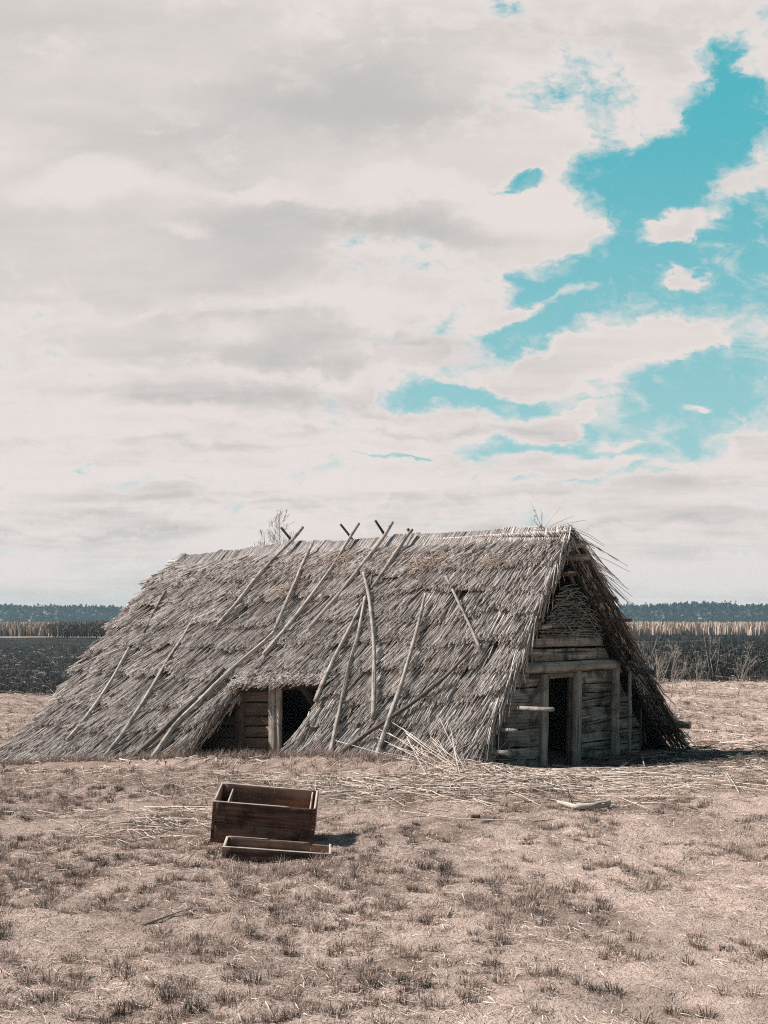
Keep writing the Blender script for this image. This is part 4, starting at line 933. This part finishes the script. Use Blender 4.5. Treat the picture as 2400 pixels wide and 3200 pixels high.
shrub(2056, 2160, 1.5, 'spreading pale shrub close against the right edge of the roof', M_TWIGP, (3, 5), 5, .6, 4, .012)
shrub(2170, 2165, 1.5, 'loose pale shrub right of the tallest sapling', M_TWIGP, (2, 4), 4, .6, 6, .010)
shrub(2225, 2120, 2.3, 'bent pale shrub at the far right on the charred ground', M_TWIGP, (2, 3), 3, .8, 9, .014)
shrub(2010, 2105, 2.0, 'low tangled shrub half hidden by the far roof edge', M_TWIGP, (2, 4), 4, .6, 12, .013)
shrub(2300, 2180, 1.6, 'wiry pale shrub beyond the tallest sapling, rightmost of all', M_TWIGP, (2, 4), 4, .6, 15, .011)
shrub(212, 2135, 1.0, 'pale fallen branches on dark ground at the left end of the roof', M_TWIGP, (2, 4), 3, .9, 17, .018, 2)
rng = np.random.default_rng(99); random.seed(99)

# ---------------------------------------------------------------- far marsh: charred stubble, reed bed, woodland
M_CHAR = m_grass('charred_stems', [(0, (.012, .012, .012)), (.6, (.035, .033, .03)), (.78, (.10, .085, .075)), (.9, (.34, .29, .25)), (1, (.55, .49, .43))])
def spread_pts(n, y0, y1, k_=.42):
    y = 1/rng.uniform(1/y1, 1/y0, n); x = rng.uniform(-1, 1, n)*(k_*y); return x, y
mb = MB(); n = 42000; x, y = spread_pts(n, 40, 190); z = G(x, y); h = rng.uniform(.08, .5, n)*np.where(x > 4, 1.3, .7); lx = rng.normal(0, .3, n)*h
p0 = np.stack([x, y, z-.02], 1); p2 = p0+np.stack([lx, rng.normal(0, .1, n), h], 1); p1 = (p0+p2)/2+np.stack([rng.normal(0, .03, n), 0*x, 0*x], 1)
r_ = rng.random(n)**1.15; r_ = np.where((x < 0) & (r_ > .8), r_*.85, r_)
mb.blades(np.stack([p0, p1, p2], 1), .00028*y+.008, r_, side=np.tile(V(1, 0, 0), (n, 1)))
n = 9000; x, y = spread_pts(n, 40, 120); a = rng.normal(0, .5, n); L = rng.uniform(.1, .4, n)
z = G(x, y)+.03; d = np.stack([np.cos(a)*L, np.sin(a)*L, rng.normal(0, .1, n)], 1); p0 = np.stack([x, y, z], 1)
mb.blades(np.stack([p0-d, p0+V(0, 0, .03), p0+d], 1), .00025*y+.012, rng.uniform(.55, 1, n), side=np.tile(V(0, .3, 1), (n, 1)))
tag(mb.build('charred_stubble', M_CHAR), label='charred black reed stubble flecked with pale stems across the marsh', cat='stubble', kind='stuff')
M_REED = m_grass('dry_reeds', [(0, (.12, .085, .065)), (.3, (.36, .28, .225)), (.7, (.52, .415, .345)), (1, (.62, .51, .43))])
mb = MB(); n = 34000; y = np.concatenate([rng.uniform(191, 200, n//2), 1/rng.uniform(1/600, 1/195, n-n//2)]); x = rng.uniform(-1, 1, n)*.43*y
edge_ = 1.5*vn(x*.2, x*0, 5); y = y+edge_
h = 2.25+.22*vn(x*.25, y*.05, 8)+rng.normal(0, .17, n); p0 = np.stack([x, y, np.full(n, -.62)], 1); p2 = p0+np.stack([rng.normal(0, .26, n), 0*x, h], 1); p1 = p0+np.stack([rng.normal(0, .07, n), 0*x, h*.55], 1)
br = np.clip(rng.normal(.62, .2, n)-.35*(x < -20)*(y < 230)*(rng.random(n) < .6), 0, 1)
sa = rng.uniform(-1.2, 1.2, n); mb.blades(np.stack([p0, p1, p2], 1), .0014*y, br, side=np.stack([np.cos(sa), np.sin(sa), 0*sa], 1))
tag(mb.build('reed_bed', M_REED), label='band of tall tan reeds standing across the far side of the marsh', cat='reeds', kind='stuff')
M_BUSH = m_grass('bush_twigs', [(0, (.05, .04, .035)), (1, (.16, .12, .10))])
for k_, (px, Yb, wd, hh_) in enumerate([(205, 185, 3.5, 2.6), (250, 184, 3.5, 2.7), (305, 186, 3.2, 2.7), (352, 183, 3.5, 2.9), (395, 184, 4.0, 3.0)]):
    x0 = (px-CX)/FPX*Yb; n = 900; mb = MB(); a = rng.uniform(0, 6.28, n); rr = rng.random(n)**.5*wd; zz_ = -.6+hh_*(.28+.72*rng.random(n)**.8)*(1-.25*(rr/wd)**2)
    p0 = np.stack([x0+np.cos(a)*rr, Yb+np.sin(a)*rr*.5, zz_], 1); d = rng.normal(0, .16, (n, 3))+V(0, 0, .15)
    mb.blades(np.stack([p0-d, p0, p0+d], 1), .09, rng.random(n), side=np.tile(V(1, 0, 0), (n, 1)))
    n = 24; x1 = x0+rng.normal(0, wd*.4, n); p0 = np.stack([x1, np.full(n, Yb), np.full(n, -.65)], 1); p2 = p0+np.stack([rng.normal(0, .5, n), 0*x1, rng.uniform(1.2, 2.3, n)], 1)
    mb.blades(np.stack([p0, (p0+p2)/2, p2], 1), .12, .2, side=np.tile(V(1, 0, 0), (n, 1)))
    tag(mb.build('marsh_bush', M_BUSH), label=['leftmost brown leafless bush before the left reeds', 'second brown leafless bush from the left before the reeds', 'middle brown leafless bush before the left reeds', 'fourth brown bush from the left before the reeds', 'densest brown bush, nearest the roof edge on the left'][k_], cat='bush', group='brown bushes before the left reed bed')
M_WOODL = m_grass('far_foliage', [(0, (.015, .03, .032)), (.6, (.03, .055, .055)), (.8, (.06, .085, .08)), (.9, (.14, .125, .105)), (1, (.22, .19, .16))])
mb = MB(); nt_ = 2300; Yw = rng.uniform(850, 960, nt_); xw = rng.uniform(-1, 1, nt_)*.44*Yw
H = 15.4+1.7*vn(xw*.02, xw*0, 3)+1.2*vn(xw*.09, xw*0, 4)+rng.normal(0, .55, nt_)+1.5*(xw > 60); kind = rng.random(nt_); fr = kind < .22; H = np.where(fr, H*rng.uniform(.55, .8, nt_), H); Yw = np.where(fr, 846+rng.random(nt_)*4, Yw)
nb = 44; Xr, Yr, Hr, Fr = [np.repeat(a, nb) for a in (xw, Yw, H, fr)]; m = len(Xr); tz = rng.random(m)**.75
conic = np.where(Fr, .9, 1.25-tz); rad_ = np.where(Fr, 2.2*np.sin(np.clip(tz, .08, .97)*3.0), np.where(np.repeat(kind > .75, nb), 2.2*conic, 3.0*np.sin(np.clip(.25+tz*.75, 0, .97)*3.1)))
a = rng.uniform(0, 6.28, m); rr = rad_*rng.random(m)**.6
c_ = np.stack([Xr+np.cos(a)*rr, Yr+np.sin(a)*rr, -.6+Hr*tz], 1); sz = rng.uniform(1.0, 2.3, m)*np.where(tz > .88, .45, 1); th = rng.uniform(0, 3.14, m)
ux = np.stack([np.cos(th), rng.normal(0, .4, m), np.sin(th)*.8], 1)*sz[:, None]; uy = np.stack([-np.sin(th), rng.normal(0, .4, m), np.cos(th)*.8], 1)*sz[:, None]*.7
Vv = np.stack([c_-ux, c_-uy, c_+ux, c_+uy], 1); qq = np.arange(m*4).reshape(-1, 4)
colr = np.where(Fr, rng.uniform(.6, 1, m), rng.uniform(0, .75, m)*.8+np.repeat(rng.random(nt_), nb)*.15)
mb.add(Vv, qq, None, None, np.repeat(colr, 4))
P = np.stack([np.stack([xw, Yw, np.full(nt_, -.7)], 1), np.stack([xw, Yw, H*.8], 1)], 1); mb.tubes(P, V(.3, .1)[None], 4, np.where(fr, .93, .3))
tag(mb.build('far_woodland', M_WOODL), label='dark blue green belt of far woodland along the horizon', cat='woodland', kind='stuff')

# ---------------------------------------------------------------- air between the camera and the far woods
mh = bpy.data.materials.new('haze'); mh.use_nodes = True; t_ = mh.node_tree; t_.nodes.clear(); k = NB(t_)
pv = k.n('ShaderNodeVolumePrincipled'); oo = k.n('ShaderNodeOutputMaterial'); t_.links.new(pv.outputs[0], oo.inputs['Volume'])
pv.inputs['Color'].default_value = (.55, .80, .95, 1); pv.inputs['Density'].default_value = .00024; pv.inputs['Anisotropy'].default_value = .1
hb = V(-1300, -90, -3); ht = V(1300, 1300, 24)
vv = [(x, y, z) for x in (hb[0], ht[0]) for y in (hb[1], ht[1]) for z in (hb[2], ht[2])]
mb = MB(); mb.add(vv, [[0, 1, 3, 2], [4, 6, 7, 5], [0, 4, 5, 1], [2, 3, 7, 6], [0, 2, 6, 4], [1, 5, 7, 3]], None, None, .5)
tag(mb.build('haze', mh, loc=(0, 0, 0)), kind='stuff', label='thin bluish haze over the marsh')

# sub-parts: what hangs on another part of the same thing
for o_ in list(bpy.data.objects):
    if o_.parent is None: continue
    kind_ = o_.name.split('.')[0]
    host = {'wattle_withy': 'wattle_weave', 'wattle_stake': 'wattle_weave', 'wattle_rail': 'wattle_weave', 'straw_tuft': 'roof_thatch', 'ridge_stalk': 'roof_thatch', 'rim': 'side_board', 'latch': 'side_board', 'corner_batten': 'side_board', 'beam_end': 'tie_beam', 'sill_board': 'sill_log'}.get(kind_)
    if host:
        hs = [c for c in o_.parent.children if c.name.split('.')[0] == host]
        if hs: o_.parent = hs[0]
